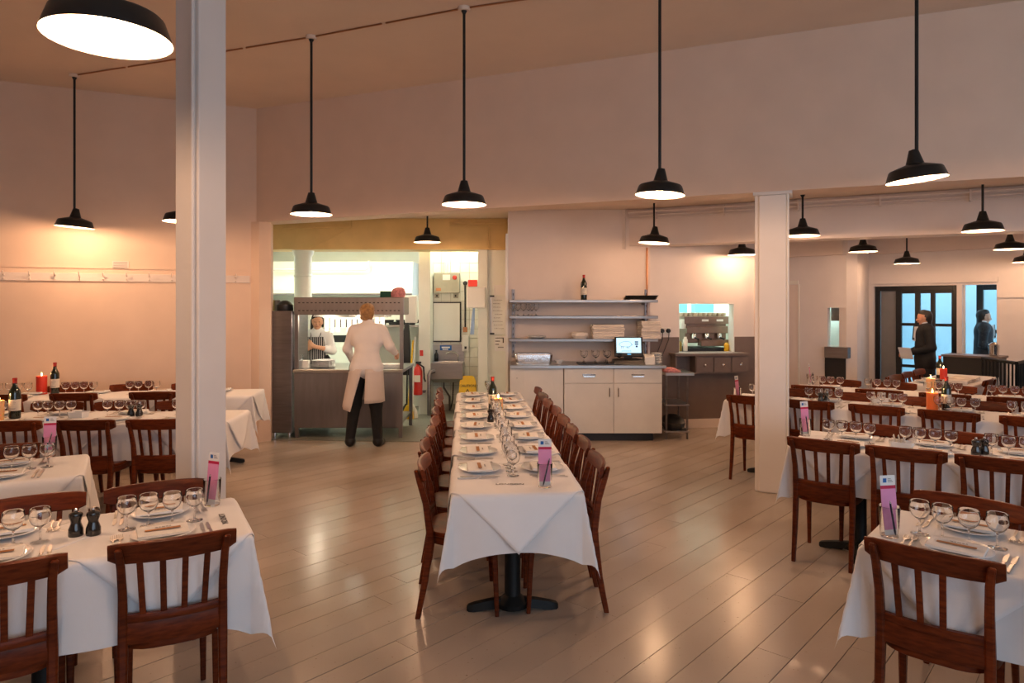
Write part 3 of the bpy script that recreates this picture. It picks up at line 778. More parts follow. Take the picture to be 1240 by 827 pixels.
def axis_samples(a, drop, n):
    base = list(np.linspace(-a, a, n)); e = [0.006, .014, .024, .05, .09, .14, .19, .24, drop] if drop > .25 else [.006, .014, .024, .05, .09, .14, drop]
    return [-a - x for x in reversed(e)] + base + [a + x for x in e]
def cloth_mesh(a, b, drop, ph):
    us = axis_samples(a, drop, max(8, int(2 * a / .045))); vs = axis_samples(b, drop, 16); m = MB()
    rings = [[drape(u, v, a, b, 0.004, 0.010, ph) for v in vs] for u in us]
    m.loft(rings, cap=False, closed=False)
    return m
def overlay_mesh(a, b, cu, q, off, ph):
    n = 46; m = MB(); rings = []
    for i in range(n + 1):
        row = []
        for j in range(n + 1):
            s = (2 * i / n - 1) * q; t = (2 * j / n - 1) * q
            row.append(drape(cu + (s - t) / 1.41421, (s + t) / 1.41421, a, b, off, 0.006, ph + cu * 3, 0.085))
        rings.append(row)
    m.loft(rings, cap=False, closed=False)
    return m
class Table:
    def __init__(s, desc, end, ang, L, W, first='left', drop=0.30, overlays=True, peds=None, sides=('near', 'far'), frm='aisle', feet=4):
        """end: middle of the visible end; ang: direction from that end along the table"""
        s.desc, s.L, s.W, s.ang, s.drop, s.sides, s.frm = desc, L, W, ang, drop, sides, frm
        s.end = end; s.c = (end[0] + math.cos(ang) * L / 2, end[1] + math.sin(ang) * L / 2)
        a, b = L / 2, W / 2; s.a, s.b = a, b
        t = thing('dining_table', 'pedestal table under white cloth: ' + desc, 'table', (*s.c, 0), ang)
        MB().box(-a, a, -b, b, TZ - .03, TZ).build('tabletop', 'wood', t, bevel=.004)
        n = peds or max(1, round(L / 1.1))
        for k in range(n):
            x = -a + (k + .5) * L / n if n > 1 else 0
            if n > 1 and k == 0: x = -a + 0.38
            MB().lathe([(.055, .06), (.045, .08), (.043, .60), (.06, .68), (.06, TZ - .03)], 18, (x, 0, 0)).build('pedestal', 'iron', t, smooth=True)
            MB().lathe([(.085, .02), (.085, .045), (.06, .07), (.045, .085)], 18, (x, 0, 0)).build('base_hub', 'iron', t, smooth=True)
            for q in range(4):
                if feet == 2 and q % 2 == 0: continue
                an = q * PI / 2; ca, sa = math.cos(an), math.sin(an)
                rings = []
                for d, w, z0, z1 in ((.05, .036, .02, .065), (.14, .032, .012, .055), (.215, .03, .0, .040), (.245, .024, .0, .032), (.255, .012, .004, .024)):
                    rings.append([(x + ca * d - sa * w, sa * d + ca * w, z0), (x + ca * d - sa * w * .6, sa * d + ca * w * .6, z1), (x + ca * d + sa * w * .6, sa * d - ca * w * .6, z1), (x + ca * d + sa * w, sa * d - ca * w, z0)])
                MB().loft(rings).build('foot', 'iron', t, smooth=True)
            MB().box(x - .2, x + .2, -.2, .2, TZ - .045, TZ - .03).build('top_plate', 'iron', t)
        s.t = t
        o = cloth_mesh(a + .004, b + .004, drop, hash(desc) % 7).build('tablecloth', 'cloth', None, smooth=True, loc=(*s.c, 0), rz=ang, angle=80)
        tag(o, 'white linen cloth hanging over ' + desc, 'tablecloth', 'white tablecloths')
        if overlays:
            q = (b + 0.305) / 1.41421 * 1.0
            u = -a + (b + .305) - .305 - .0; u = -a + b; k = 0; cen = []
            while u < a - b + .35: cen.append(min(u, a - b)); u += 0.86
            for k, cu in enumerate(cen):
                m = overlay_mesh(a + .006, b + .006, cu, (b + .31), 0.007 + .002 * (k % 2), k) if False else overlay_mesh(a + .006, b + .006, cu, (b + .305) / 1.41421, 0.007 + .0022 * (k % 2), k)
                o = m.build('slip_cloth', 'slip_linen', None, smooth=True, loc=(*s.c, 0), rz=ang, angle=80)
                md = o.modifiers.new('thickness', 'SOLIDIFY'); md.thickness = .0025; md.offset = 1
                tag(o, 'white diagonal slip cloth, %s from the visible end of %s' % (ORD[k], desc), 'slip cloth', 'diagonal slip cloths')
    def pt(s, u, v):
        """u from the visible end, v across (positive to the left of the direction)"""
        return (s.end[0] + math.cos(s.ang) * u - math.sin(s.ang) * v, s.end[1] + math.sin(s.ang) * u + math.cos(s.ang) * v)
TOP = TZ + 0.0105

# ---- tableware templates
plate_me = MB().lathe([(.055, .0), (.062, .003), (.078, .006), (.118, .017), (.121, .019), (.119, .021), (.076, .010), (.0, .009)], 36, cap=False).mesh('plate', 'ceramic', smooth=True, angle=60)
glass_prof = [(0.0, .0), (.036, .0005), (.037, .002), (.030, .004), (.008, .008), (.0042, .016), (.0038, .060), (.006, .068), (.020, .076), (.033, .088), (.0415, .108), (.0432, .125), (.0412, .152), (.0405, .1545),
              (.0397, .152), (.0416, .125), (.0398, .110), (.0313, .090), (.0185, .079), (.004, .0725), (.0, .072)]
glass_me = MB().lathe(glass_prof, 24, cap=False).mesh('wine_glass', 'glass', smooth=True, angle=60)
def fork_mesh():
    m = MB()
    m.loft([[(-.006, -.10, .002), (.006, -.10, .002), (.006, -.10, .004), (-.006, -.10, .004)], [(-.0045, -.03, .004), (.0045, -.03, .004), (.0045, -.03, .006), (-.0045, -.03, .006)], [(-.003, .02, .006), (.003, .02, .006), (.003, .02, .0085), (-.003, .02, .0085)],
            [(-.011, .042, .003), (.011, .042, .003), (.011, .042, .0055), (-.011, .042, .0055)], [(-.012, .055, .003), (.012, .055, .003), (.012, .055, .0055), (-.012, .055, .0055)]])
    for k in range(4):
        x = -.0115 + k * .0065
        m.loft([[(x, .055, .003), (x + .0038, .055, .003), (x + .0038, .055, .0055), (x, .055, .0055)], [(x + .0005, .095, .006), (x + .003, .095, .006), (x + .003, .095, .008), (x + .0005, .095, .008)]])
    return m.mesh('fork', 'silver', smooth=True)
def knife_mesh():
    m = MB()
    m.loft([[(-.006, -.11, .001), (.006, -.11, .001), (.006, -.11, .008), (-.006, -.11, .008)], [(-.005, -.01, .001), (.005, -.01, .001), (.005, -.01, .007), (-.005, -.01, .007)], [(-.004, .0, .002), (.004, .0, .002), (.004, .0, .005), (-.004, .0, .005)]])
    m.loft([[(-.008, .005, .002), (.006, .005, .002), (.006, .005, .004), (-.008, .005, .004)], [(-.010, .07, .002), (.006, .07, .002), (.006, .07, .004), (-.010, .07, .004)], [(-.002, .11, .002), (.005, .105, .002), (.005, .105, .0035), (-.002, .11, .0035)]])
    return m.mesh('knife', 'silver', smooth=True)
fork_me, knife_me = fork_mesh(), knife_mesh()
card_me = MB().box(-.095, .095, -.07, .07, 0, .004).mesh('menu_card', 'paper', bevel=.001)
card_up = MB().loft([[(-.094, -.068, .004), (.094, -.068, .004), (.094, .068, .004), (-.094, .068, .004)], [(-.092, -.066, .011), (.092, -.066, .006), (.092, .066, .006), (-.092, .066, .012)]]).mesh('folded_leaf', 'paper')
band_me = MB().box(-.065, .065, -.010, .010, .012, .0128).mesh('band', 'paper_band')
logo_me = MB()
for i, (x, w) in enumerate(((-.026, .010), (-.012, .006), (-.002, .012), (.014, .008), (.026, .006))): logo_me.box(x, x + w, .026, .034, .0118, .0124)
logo_me = logo_me.mesh('print', 'print_grey')
tumbler_me = MB().lathe([(0, 0), (.033, 0), (.034, .004), (.040, .122), (.0402, .124), (.0385, .122), (.0325, .008), (0, .008)], 24, cap=False).mesh('tumbler', 'glass', smooth=True, angle=60)
mill_prof = [(.026, 0), (.028, .004), (.027, .030), (.019, .052), (.0185, .060), (.024, .076), (.026, .084), (.024, .092), (.013, .098), (.008, .100)]
mill_me = MB().lathe(mill_prof, 20).mesh('body', 'mill_black', smooth=True)
mill_k = MB().lathe([(.004, .099), (.007, .103), (.0075, .108), (.004, .113)], 12).mesh('knob', 'chrome', smooth=True)
bot_prof = [(.0, .004), (.030, .0), (.037, .004), (.038, .012), (.038, .190), (.035, .205), (.022, .228), (.0155, .245), (.0145, .285)]
bot_me = MB().lathe(bot_prof, 24).mesh('bottle_body', 'bottle_glass', smooth=True)
bot_cap = MB().lathe([(.0148, .238), (.0152, .240), (.0150, .285), (.0162, .287), (.0162, .298), (.014, .300)], 20).mesh('foil_capsule', 'foil_red', smooth=True)
lab_me = MB().lathe([(.0384, .060), (.0386, .061), (.0386, .142), (.0384, .143)], 24, cap=False).mesh('label', 'label_paper', smooth=True)
labp = MB()
for i, (z, w) in enumerate(((.128, .018), (.119, .026), (.110, .022), (.096, .012), (.076, .026), (.070, .020))):
    rings = []
    for k in range(7):
        an = -PI / 2 + (k / 6 - .5) * w / .0388 * 1.6
        rings.append([(.0389 * math.cos(an), .0389 * math.sin(an), z), (.0389 * math.cos(an), .0389 * math.sin(an), z + .003)])
    labp.loft(rings, cap=False, closed=False)
labp = labp.mesh('label_print', 'print_grey')
def wine_bottle(x, y, z, label, rz=0.0, s=1.0):
    t = thing('wine_bottle', label, 'bottle', (x, y, z), rz, 'wine bottles'); t.scale = (s, s, s)
    link('bottle_body', bot_me, t); link('foil_capsule', bot_cap, t); lb = link('label', lab_me, t); link('label_print', labp, lb)
    return t
def candle(x, y, z, r, h, m, label, lit=0.9):
    t = thing('pillar_candle', label, 'candle', (x, y, z), 0, 'lit pillar candles')
    MB().lathe([(r * .96, 0), (r, .004), (r, h - .004), (r * .95, h), (r * .80, h - .003), (r * .5, h - .012), (0, h - .013)], 24, cap=False).build('wax', m, t, smooth=True)
    MB().tube([(0, 0, h - .013), (.001, 0, h + .004)], .0012, 6).build('wick', 'wick', t)
    MB().lathe([(.0005, h + .001), (.0045, h + .008), (.0055, h + .014), (.003, h + .026), (.0004, h + .036)], 12).build('flame', 'flame', t, smooth=True)
    l = bpy.data.lights.new('candle_glow', 'POINT'); l.energy = lit; l.color = (1, .5, .18); l.shadow_soft_size = .012
    o = bpy.data.objects.new('candle_glow', l); COL.objects.link(o); o.parent = t; o.location = (0, 0, h + .045)
    return t
def mills(T, u, v, desc, gap=.062, dirn=0):
    for k, nm in enumerate(('left', 'right')):
        p = T.pt(u, v); ang = T.ang + dirn
        px, py = p[0] + (k - .5) * gap, p[1] + (k - .5) * gap * .25
        t = thing('pepper_mill', 'small black waisted mill, %s of the pair on %s' % (nm, desc), 'mill', (px, py, TOP), 0, 'black salt and pepper mills')
        link('body', mill_me, t); link('knob', mill_k, t)
def brochure(x, y, rz, desc, pen_tilt=1):
    gl = tag(link('tumbler', tumbler_me, None, (x, y, TOP), 0), 'clear straight tumbler holding a brochure on ' + desc, 'glass', 'tumblers with brochures')
    b = thing('brochure', 'pink and white brochure standing in the tumbler on ' + desc, 'brochure', (x, y, TOP + .010), rz, 'pink brochures')
    def sheet(z0, z1, e, m, nm):
        y0, y1 = z0 * .10 - .010, z1 * .10 - .010
        w0, w1 = .027 + min(z0, .12) * .06, .027 + min(z1, .12) * .06
        MB().add([(-w0, y0 - e, z0), (w0, y0 - e, z0), (w0, y0 + e, z0), (-w0, y0 + e, z0), (-w1, y1 - e, z1), (w1, y1 - e, z1), (w1, y1 + e, z1), (-w1, y1 + e, z1)],
                 [(0, 3, 2, 1), (4, 5, 6, 7), (0, 1, 5, 4), (1, 2, 6, 5), (2, 3, 7, 6), (3, 0, 4, 7)]).build(nm, m, b)
    sheet(0, .12, .0006, 'paper', 'lower_leaf'); sheet(.12, .235, .0006, 'paper', 'upper_leaf')
    sheet(.02, .12, .0010, 'pink_paper', 'printed_panel'); sheet(.12, .182, .0010, 'pink_paper', 'printed_panel'); sheet(.182, .195, .0011, 'crimson', 'printed_stripe')
    MB().box(-.022, -.006, .0095, .0100, .207, .224).build('emblem', 'sign_blue', b)
    for k in range(3): MB().box(.000, .024 - .005 * k, .0098, .0106, .208 + k * .006, .211 + k * .006).build('printed_line', 'print_grey', b)
    p = thing('ballpoint_pen', 'dark blue pen leaning in the tumbler on ' + desc, 'pen', (x, y, TOP + .011), rz, 'pens in the tumblers')
    a0, a1 = (.010 * pen_tilt, -.022, 0), (-.020 * pen_tilt, -.030, .132)
    MB().tube([a0, tuple(a0[i] + (a1[i] - a0[i]) * .12 for i in range(3)), a1], [.0015, .004, .004], 8).build('barrel', 'pen_blue', p, smooth=True)
    MB().tube([a1, tuple(a0[i] + (a1[i] - a0[i]) * 1.08 for i in range(3))], .0026, 8).build('button', 'chrome', p, smooth=True)
    MB().tube([tuple(a0[i] + (a1[i] - a0[i]) * .7 + (0, -.005, 0)[i] for i in range(3)), tuple(a1[i] + (0, -.005, 0)[i] for i in range(3))], .0012, 6).build('clip', 'chrome', p)
jit = random.Random(11)
def place(T, u, side, i, full=True, card='band', vv=None):
    """a cover: plate, card, cutlery; side -1 near / +1 far"""
    nm = T.sides[0] if side < 0 else T.sides[1]
    who = '%s place from %s, %s side of %s' % (ORD[i], T.frm, nm, T.desc)
    v = side * (T.b - .145 if vv is None else vv)
    face = T.ang + (PI / 2 if side < 0 else -PI / 2)         # the sitter looks across the table
    rz = face - PI / 2 + jit.uniform(-.05, .05)
    p = T.pt(u, v)
    def loc(dx, dy, dz=0):
        c, s_ = math.cos(rz), math.sin(rz)
        return (p[0] + c * dx - s_ * dy, p[1] + s_ * dx + c * dy, TOP + dz)
    o = link('dinner_plate', plate_me, None, loc(0, 0), rz); tag(o, 'white plate, ' + who, 'plate', 'white dinner plates')
    t = thing('menu_card', 'white card on plate, ' + who, 'card', loc(0, -.004, .0175), rz + jit.uniform(-.06, .06), 'folded cards on the plates')
    link('leaf', card_me, t); link('folded_leaf', card_up, t); link('band', band_me, t); link('print', logo_me, t)
    if full:
        for k in range(2):
            for me, n, sx in ((fork_me, 'fork', -1), (knife_me, 'knife', 1)):
                o = link(n, me, None, loc(sx * (.150 + .026 * k), -.015 + jit.uniform(-.008, .008)), rz + jit.uniform(-.05, .05))
                tag(o, '%s %s, %s' % (('inner', 'outer')[k], n, who), n, 'steel %s laid on the tables' % {'fork': 'forks', 'knife': 'knives'}[n])
def glasses(T, u, i, n=4, gap=.088, v=0.0):
    for k in range(n):
        p = T.pt(u + (k - (n - 1) / 2) * gap + jit.uniform(-.006, .006), v + jit.uniform(-.01, .01))
        o = link('wine_glass', glass_me, None, (p[0], p[1], TOP), jit.uniform(0, 3)); o.scale = (.90, .90, .88)
        tag(o, 'wine glass, %s in row, %s pair from %s on %s' % (ORD[k], ORD[i], T.frm, T.desc), 'wine glass', 'wine glasses set on the tables')
def london(T, u, v, ang, desc, size=.030):
    p = T.pt(u, v)
    o = link('printed_lettering', text_mesh('LONDON', size, 'print_black', .0003), None, (p[0], p[1], TOP + .0012), ang)
    tag(o, 'black LONDON lettering printed near the end of ' + desc, 'lettering')

# ---------------------------------------------------------------- the long central table
TC = Table('the long central table', (0.030, 3.43), R(94.1), 3.90, 0.635, peds=4, sides=('right', 'left'), drop=.30, frm='front', feet=2)
for i in range(8):
    u = 0.47 + i * 0.452
    for side in (-1, 1):
        place(TC, u, side, i, vv=.178)
        nm = 'right' if side < 0 else 'left'
        p = TC.pt(u + .02 + jit.uniform(-.02, .02), side * (.515 + jit.uniform(-.012, .012)))
        face = TC.ang + (PI / 2 if side < 0 else -PI / 2)
        chair(p[0], p[1], face + jit.uniform(-.04, .04), 'brown slat-back chair, %s from the front on the %s of the long central table' % (ORD[i], nm), 'wooden chairs along the central table')
    glasses(TC, u + .0, i, 4, .085, 0.0)
london(TC, .16, 0.03, 0, 'the long central table', .034)
bx, by = at_z(657, 590, .75); brochure(bx + .012, by + .0, R(0), 'the long central table', -1)
cx_, cy_ = at_z(603.5, 500, .75); candle(cx_, cy_, TOP, .040, .125, 'wax_cream', 'lit cream candle beside the bottle on the long central table')
cx_, cy_ = at_z(596.5, 497, .75); wine_bottle(cx_, cy_, TOP, 'red wine bottle on the long central table behind the candle')
cx_, cy_ = at_z(594, 511, .75)
t = thing('pepper_mill', 'small black waisted mill in front of the bottle on the long central table', 'mill', (cx_, cy_, TOP), 0, 'black salt and pepper mills'); link('body', mill_me, t); link('knob', mill_k, t)

# ---------------------------------------------------------------- side tables
def row(T, us, side, v, grp, names, skips={}):
    for i, u in enumerate(us):
        p = T.pt(u, side * v); face = T.ang + (PI / 2 if side < 0 else -PI / 2)
        chair(p[0], p[1], face + jit.uniform(-.05, .05), names[i] if isinstance(names, list) else names % ORD[i], grp, skips.get(i, ()))

# left-hand tables run from their right end to the left: direction 180+angle, so +v is the side nearer to us
L1 = Table('the front left table', (-1.232, 3.079), R(180 + 29), 1.45, .60, sides=('far', 'near'), peds=1, drop=.335)
for i, u in enumerate((.31, .87)):
    place(L1, u, 1, i, vv=.155); place(L1, u, -1, i, vv=.17); glasses(L1, u, i, 4, .086)
row(L1, (.28, .84), 1, .415, 'wooden chairs at the front left table', ['brown slat-back chair nearest the viewer at the front left table', 'brown chair cut off by the left edge, near side of front left table'])
row(L1, (.32, .83), -1, .51, 'wooden chairs at the front left table', ['orange brown chair facing the viewer in front of the big column', 'brown chair facing the viewer at the left edge behind the front left table'])
mills(L1, .59, -.005, 'the front left table')
bx, by = at_z(257, 612, .75); brochure(bx, by, R(-25), 'the front left table', -1)
london(L1, .07, .04, R(29 - 90), 'the front left table', .035)

L2 = Table('the second left table', (-2.55, 4.05), R(180 + 29), 1.3, .60, sides=('far', 'near'), peds=1)
for i, u in enumerate((.36, .9)):
    place(L2, u, 1, i, vv=.15); place(L2, u, -1, i, vv=.155); glasses(L2, u - .06, i, 4, .086)
row(L2, (.45, .95), -1, .50, 'wooden chairs at the second left table', ['brown chair facing the viewer behind the pink brochure at left', 'brown chair at the left edge behind the second left table'])
bx, by = at_z(60, 553, .75); brochure(bx, by, R(15), 'the second left table', -1)

L3 = Table('the third left table', (-2.34, 5.80), R(180 + 4), 2.6, .62, sides=('far', 'near'), peds=2)
for i in range(4):
    u = .36 + i * .56
    place(L3, u, 1, i); place(L3, u, -1, i); glasses(L3, u, i, 4, .09)
row(L3, (.43, .95, 1.49), 1, .56, 'wooden chairs at the third left table', 'brown chair, back to the viewer, %s from the column at the third left table')
row(L3, (.62, 1.16, 1.70), -1, .45, 'wooden chairs at the third left table', 'brown chair facing the viewer, %s from the column at the third left table')
mills(L3, .84, -.02, 'the third left table')
cx_, cy_ = at_z(18, 507, .75); wine_bottle(cx_, cy_, TOP, 'dark wine bottle with cream label on the third left table', .2, 1.12)
cx_, cy_ = at_z(-1, 509, .75); candle(cx_, cy_, TOP, .035, .16, 'wax_cream', 'lit cream candle cut off by the left edge on the third left table')
def dish(x, y, rz, label, desc, envelopes=3):
    t = thing('serving_dish', label, 'dish', (x, y, TOP), rz, 'white rectangular dishes')
    m = MB(); a, b, h = .075, .05, .05
    m.loft([rrect(0, 0, 0, 2 * a - .02, 2 * b - .02, .3), rrect(0, 0, h, 2 * a, 2 * b, .3), rrect(0, 0, h, 2 * a - .01, 2 * b - .01, .3), rrect(0, 0, .006, 2 * a - .03, 2 * b - .03, .3)])
    m.build('dish_body', 'ceramic', t, smooth=True)
    for k in range(envelopes):
        e = thing('sugar_envelope', 'paper packet standing in the dish on %s, %s of the row' % (desc, ORD[k]), 'packet', (x + (k - 1) * .028 * math.cos(rz), y + (k - 1) * .028 * math.sin(rz), TOP + .012), rz, 'paper packets in the dishes')
        MB().loft([[(-.002, -.03, 0), (.002, -.03, 0), (.002, .03, 0), (-.002, .03, 0)], [(-.022, -.03, .075), (-.018, -.03, .075), (-.018, .03, .075), (-.022, .03, .075)]]).build('packet_body', 'label_paper', e)
cx_, cy_ = at_z(95, 506, .75); dish(cx_, cy_, 0, 'small white rectangular dish on the third left table', 'the third left table', 0)

L4 = Table('the far left wall table', (-2.75, 7.36), R(180 + 9), 2.6, .56, sides=('far', 'near'), peds=2)
for i in range(4):
    u = .40 + i * .62
    place(L4, u, 1, i, False); place(L4, u, -1, i, False); glasses(L4, u + .12, i, 4, .09)
row(L4, (.93, 1.66, 2.3), 1, .38, 'wooden chairs at the far left table', 'dark chair, back to the viewer, %s from the column at the far left table')
row(L4, (.75, 1.38, 2.0), -1, .36, 'wooden chairs at the far left table', 'dark chair against the left wall, %s from the column')
cx_, cy_ = at_z(50.5, 477.5, .75); candle(cx_, cy_, TOP, .05, .19, 'wax_red', 'tall red lit candle on the far left table')
cx_, cy_ = at_z(66.5, 477, .75); wine_bottle(cx_, cy_, TOP, 'wine bottle beside the red candle on the far left table', .3, 1.1)

# right-hand tables run from their left end to the right: +v is the far side
R1 = Table('the front right table', (1.585, 2.92), R(-41), 1.5, .60, peds=1)
for i, u in enumerate((.29, .85)):
    place(R1, u, -1, i, vv=.16); place(R1, u, 1, i, vv=.17); glasses(R1, u - .02, i, 4, .088, -.02)
row(R1, (.245, .80), -1, .415, 'wooden chairs at the front right table', ['brown chair with a missing slat nearest the viewer at the front right table', 'brown chair beyond the right edge at the front right table'], {0: (3,)})
row(R1, (.25, .80), 1, .475, 'wooden chairs at the front right table', ['orange brown chair facing the viewer across the front right table', 'brown chair facing the viewer beyond the right edge'])
mills(R1, .56, .02, 'the front right table')
bx, by = at_z(1077, 650, .75); brochure(bx, by, R(10), 'the front right table', 1)

R2 = Table('the second right table', (2.06, 4.88), R(-34), 2.3, .60, peds=2)
for i in range(4):
    u = .33 + i * .47
    place(R2, u, -1, i); place(R2, u, 1, i); glasses(R2, u - .02, i, 4, .086)
row(R2, (.21, .68, 1.15, 1.62), -1, .405, 'wooden chairs at the second right table', 'brown chair, back to the viewer, %s from left at the second right table', {1: (3,)})
row(R2, (.45, .91, 1.38), 1, .425, 'wooden chairs at the second right table', 'orange brown chair facing the viewer, %s from the left at the second right table')
mills(R2, 1.06, .0, 'the second right table')
bx, by = at_z(975, 528, .75); brochure(bx, by, R(20), 'the second right table', 1)
cx_, cy_ = at_z(1092, 544, .75); dish(cx_, cy_, R(-34), 'white dish of paper packets on the second right table', 'the second right table')

R3 = Table('the third right table', (2.29, 7.007), R(-35), 3.3, .60, peds=3)
for i in range(6):
    u = .33 + i * .53
    place(R3, u, -1, i, i < 5); place(R3, u, 1, i, i < 5); glasses(R3, u - .02, i, 4, .088)
row(R3, (.25, .78, 1.33, 1.86, 2.42, 2.95), -1, .405, 'wooden chairs at the third right table', 'brown chair, back to the viewer, %s from left at the third right table')
row(R3, (.52, 1.05, 1.58, 2.1, 2.65), 1, .43, 'wooden chairs at the third right table', 'orange brown chair facing the viewer, %s from the left at the third right table')
mills(R3, .83, .05, 'the third right table')
bx, by = at_z(893, 486, .75); brochure(bx, by, R(45), 'the third right table', 1)
cx_, cy_ = at_z(1129, 497, .75); candle(cx_, cy_, TOP, .047, .155, 'wax_orange', 'orange lit candle beside the bottle on the third right table')
cx_, cy_ = at_z(1146, 497, .75); wine_bottle(cx_, cy_, TOP, 'wine bottle with cream label on the third right table', -.2, 1.0)
cx_, cy_ = at_z(1066, 489, .75); dish(cx_, cy_, R(-35), 'white dish of paper packets on the third right table', 'the third right table')

R4 = Table('the fourth right table', (3.25, 7.79), R(-32), 2.9, .58, peds=2)
for i in range(5):
    u = .33 + i * .55
    place(R4, u, -1, i, False); place(R4, u, 1, i, False); glasses(R4, u - .02, i, 4, .09)
row(R4, (.22, .85, 1.42, 1.98, 2.5), -1, .39, 'wooden chairs at the fourth right table', 'dark brown chair, back to the viewer, %s from left at the fourth right table')
row(R4, (.40, .95, 1.50, 2.05, 2.6), 1, .45, 'wooden chairs at the fourth right table', 'reddish chair facing the viewer, %s from the left at the fourth right table')
bx, by = at_z(981, 466, .75); brochure(bx, by, R(60), 'the fourth right table', 1)
cx_, cy_ = at_z(1127, 474, .75); candle(cx_, cy_, TOP, .045, .14, 'wax_cream', 'cream lit candle on the fourth right table')

R5 = Table('the table beside the standing man', (4.92, 7.95), R(45), 1.7, .62, sides=('right', 'left'), peds=2, overlays=False)
row(R5, (.2, .72, 1.25), 1, .50, 'wooden chairs beside the standing man', 'orange brown chair on the left, %s from the front, at the table beside the man')
row(R5, (.5,), -1, .45, 'wooden chairs beside the standing man', ['dark chair on the right of the table beside the standing man'])
linen_me = MB().box(-.13, .13, -.09, .09, 0, .012).mesh('folded_napkin', 'linen', bevel=.003)
for k in range(9):
    col_, lev = k % 3, k // 3
    p = R5.pt(.45 + .26 * col_, -.12)
    o = link('folded_napkin', linen_me, None, (p[0], p[1], TOP + lev * .0125), R(-45) + jit.uniform(-.1, .1)); tag(o, 'folded white napkin, %s layer of the %s pile beside the man' % (ORD[lev], ORD[col_]), 'napkin', 'napkins on the table beside the man')
p = R5.pt(.75, .12); wine_bottle(p[0], p[1], TOP, 'wine bottle on the table beside the standing man', 0)
p = R5.pt(.62, .05); candle(p[0], p[1], TOP, .04, .15, 'wax_red', 'red lit candle on the table beside the standing man')
for k in range(2):
    p = R5.pt(.3 + .3 * k, .17); o = link('dinner_plate', plate_me, None, (p[0], p[1], TOP)); tag(o, 'white plate, %s on the left of the table beside the man' % ORD[k], 'plate', 'white dinner plates')
# ================================================================== LEFT WALL FITTINGS
cr_ = thing('coat_rail', 'white painted coat rail with a row of hooks on the left wall', 'coat rail', (*WL0, 0), A_L)
MB().box(-6.4, -0.14, -0.022, 0, 1.955, 2.045).build('board', 'wall_paint', cr_, bevel=.003)
for k in range(26):
    x = -0.30 - k * .232
    MB().tube([(x, -.022, 2.02), (x, -.05, 2.015), (x, -.075, 2.03), (x, -.085, 2.06)], [.006, .006, .005, .007], 8).tube([(x, -.022, 1.985), (x, -.045, 1.97), (x, -.06, 1.985)], .005, 8).build('hook', 'wall_paint', cr_, smooth=True)
vt = thing('air_vent', 'small grey air brick grille on the left wall', 'vent', (*WL0, 0), A_L)
va, vb = along(WL0, A_L, 136), along(WL0, A_L, 156)
MB().box(va, vb, -.012, 0, 2.10, 2.19).build('vent_plate', 'wall_paint', vt)
for k in range(4): MB().box(va + .012, vb - .012, -.0135, -.0122, 2.112 + .02 * k, 2.121 + .02 * k).build('vent_slot', 'print_grey', vt)

# ================================================================== SERVERY
YF = 8.45
def cabinet_leaf(p, x0, x1, z0, z1, name, y=YF):
    return MB().box(x0 + .003, x1 - .003, y - .02, y, z0 + .003, z1 - .003).build(name, 'cabinet_white', p, bevel=.003)
cL = thing('base_cabinet', 'white panelled base unit beside the kitchen opening', 'cabinet', (0, 0, 0))
xl0, xl1 = X_(617.5, YF), X_(682.5, YF)
MB().box(xl0, xl1 - .004, YF, 8.98, .09, .905).build('carcass', 'cabinet_white', cL, bevel=.003)
MB().box(xl0, xl1 - .004, YF + .05, 8.95, 0, .09).build('plinth', 'plastic_black', cL)
MB().box(X_(634, YF), X_(671, YF), YF - .006, YF, .51, .88).build('access_panel', 'cabinet_white', cL, bevel=.002)
MB().lathe([(.008, 0), (.008, .004)], 10, (X_(626, YF), YF, .78)).build('lock', 'print_black', cL)
cR = thing('base_cabinet', 'white cabinet with two drawers and two doors under the till', 'cabinet', (0, 0, 0))
xr0, xr1, xm = X_(683, YF), X_(801.5, YF), X_(742.8, YF)
MB().box(xr0, xr1, YF, 8.98, .10, .905).build('carcass', 'cabinet_white', cR, bevel=.003)
MB().box(xr0 + .05, xr1 - .1, YF + .05, 8.9, 0, .10).build('plinth', 'plastic_black', cR)
for a, b, s in ((xr0, xm, 1), (xm, xr1, -1)):
    d = cabinet_leaf(cR, a, b, .72, .90, 'drawer'); cxm = (a + b) / 2
    MB().tube([(cxm - .075, YF - .02, .82), (cxm - .07, YF - .045, .805), (cxm + .07, YF - .045, .805), (cxm + .075, YF - .02, .82)], .006, 8).build('cup_handle', 'chrome', d, smooth=True)
    MB().box(cxm - .08, cxm + .08, YF - .026, YF - .02, .815, .835).build('handle_plate', 'chrome', d, bevel=.002)
    d = cabinet_leaf(cR, a, b, .10, .72, 'door'); hx = b - .055 if s > 0 else a + .055
    MB().tube([(hx, YF - .02, .55), (hx, YF - .05, .56), (hx, YF - .05, .66), (hx, YF - .02, .67)], .007, 8).build('handle', 'chrome', d, smooth=True)
one('worktop', MB().box(xl0, X_(806, YF), YF - .05, 8.99, .905, .945), 'steel', 'long stainless steel worktop over the white cabinets', 'worktop', bevel=.004)
WT = .945
GS = 'long stainless steel wall shelves over the servery'
def steel_shelf(z, label):
    t = thing('wall_shelf', label, 'shelf', (0, 0, 0), 0, GS)
    MB().box(-.035, X_(797, 8.68), 8.68, 8.965, z - .035, z).build('shelf_board', 'shelf_steel', t, bevel=.003)
    for x in (.03, 1.70): MB().prism([(x, 8.72), (x + .02, 8.72), (x + .02, 8.965), (x, 8.965)], z - .065, z - .036).build('bracket', 'dark_steel', t)
S1, S2, S3 = 1.752, 1.548, 1.255
steel_shelf(S1, 'top stainless wall shelf holding a wine bottle and black trays')
steel_shelf(S2, 'middle stainless wall shelf holding a few glasses')
steel_shelf(S3, 'lower stainless wall shelf holding piles of folded linen')
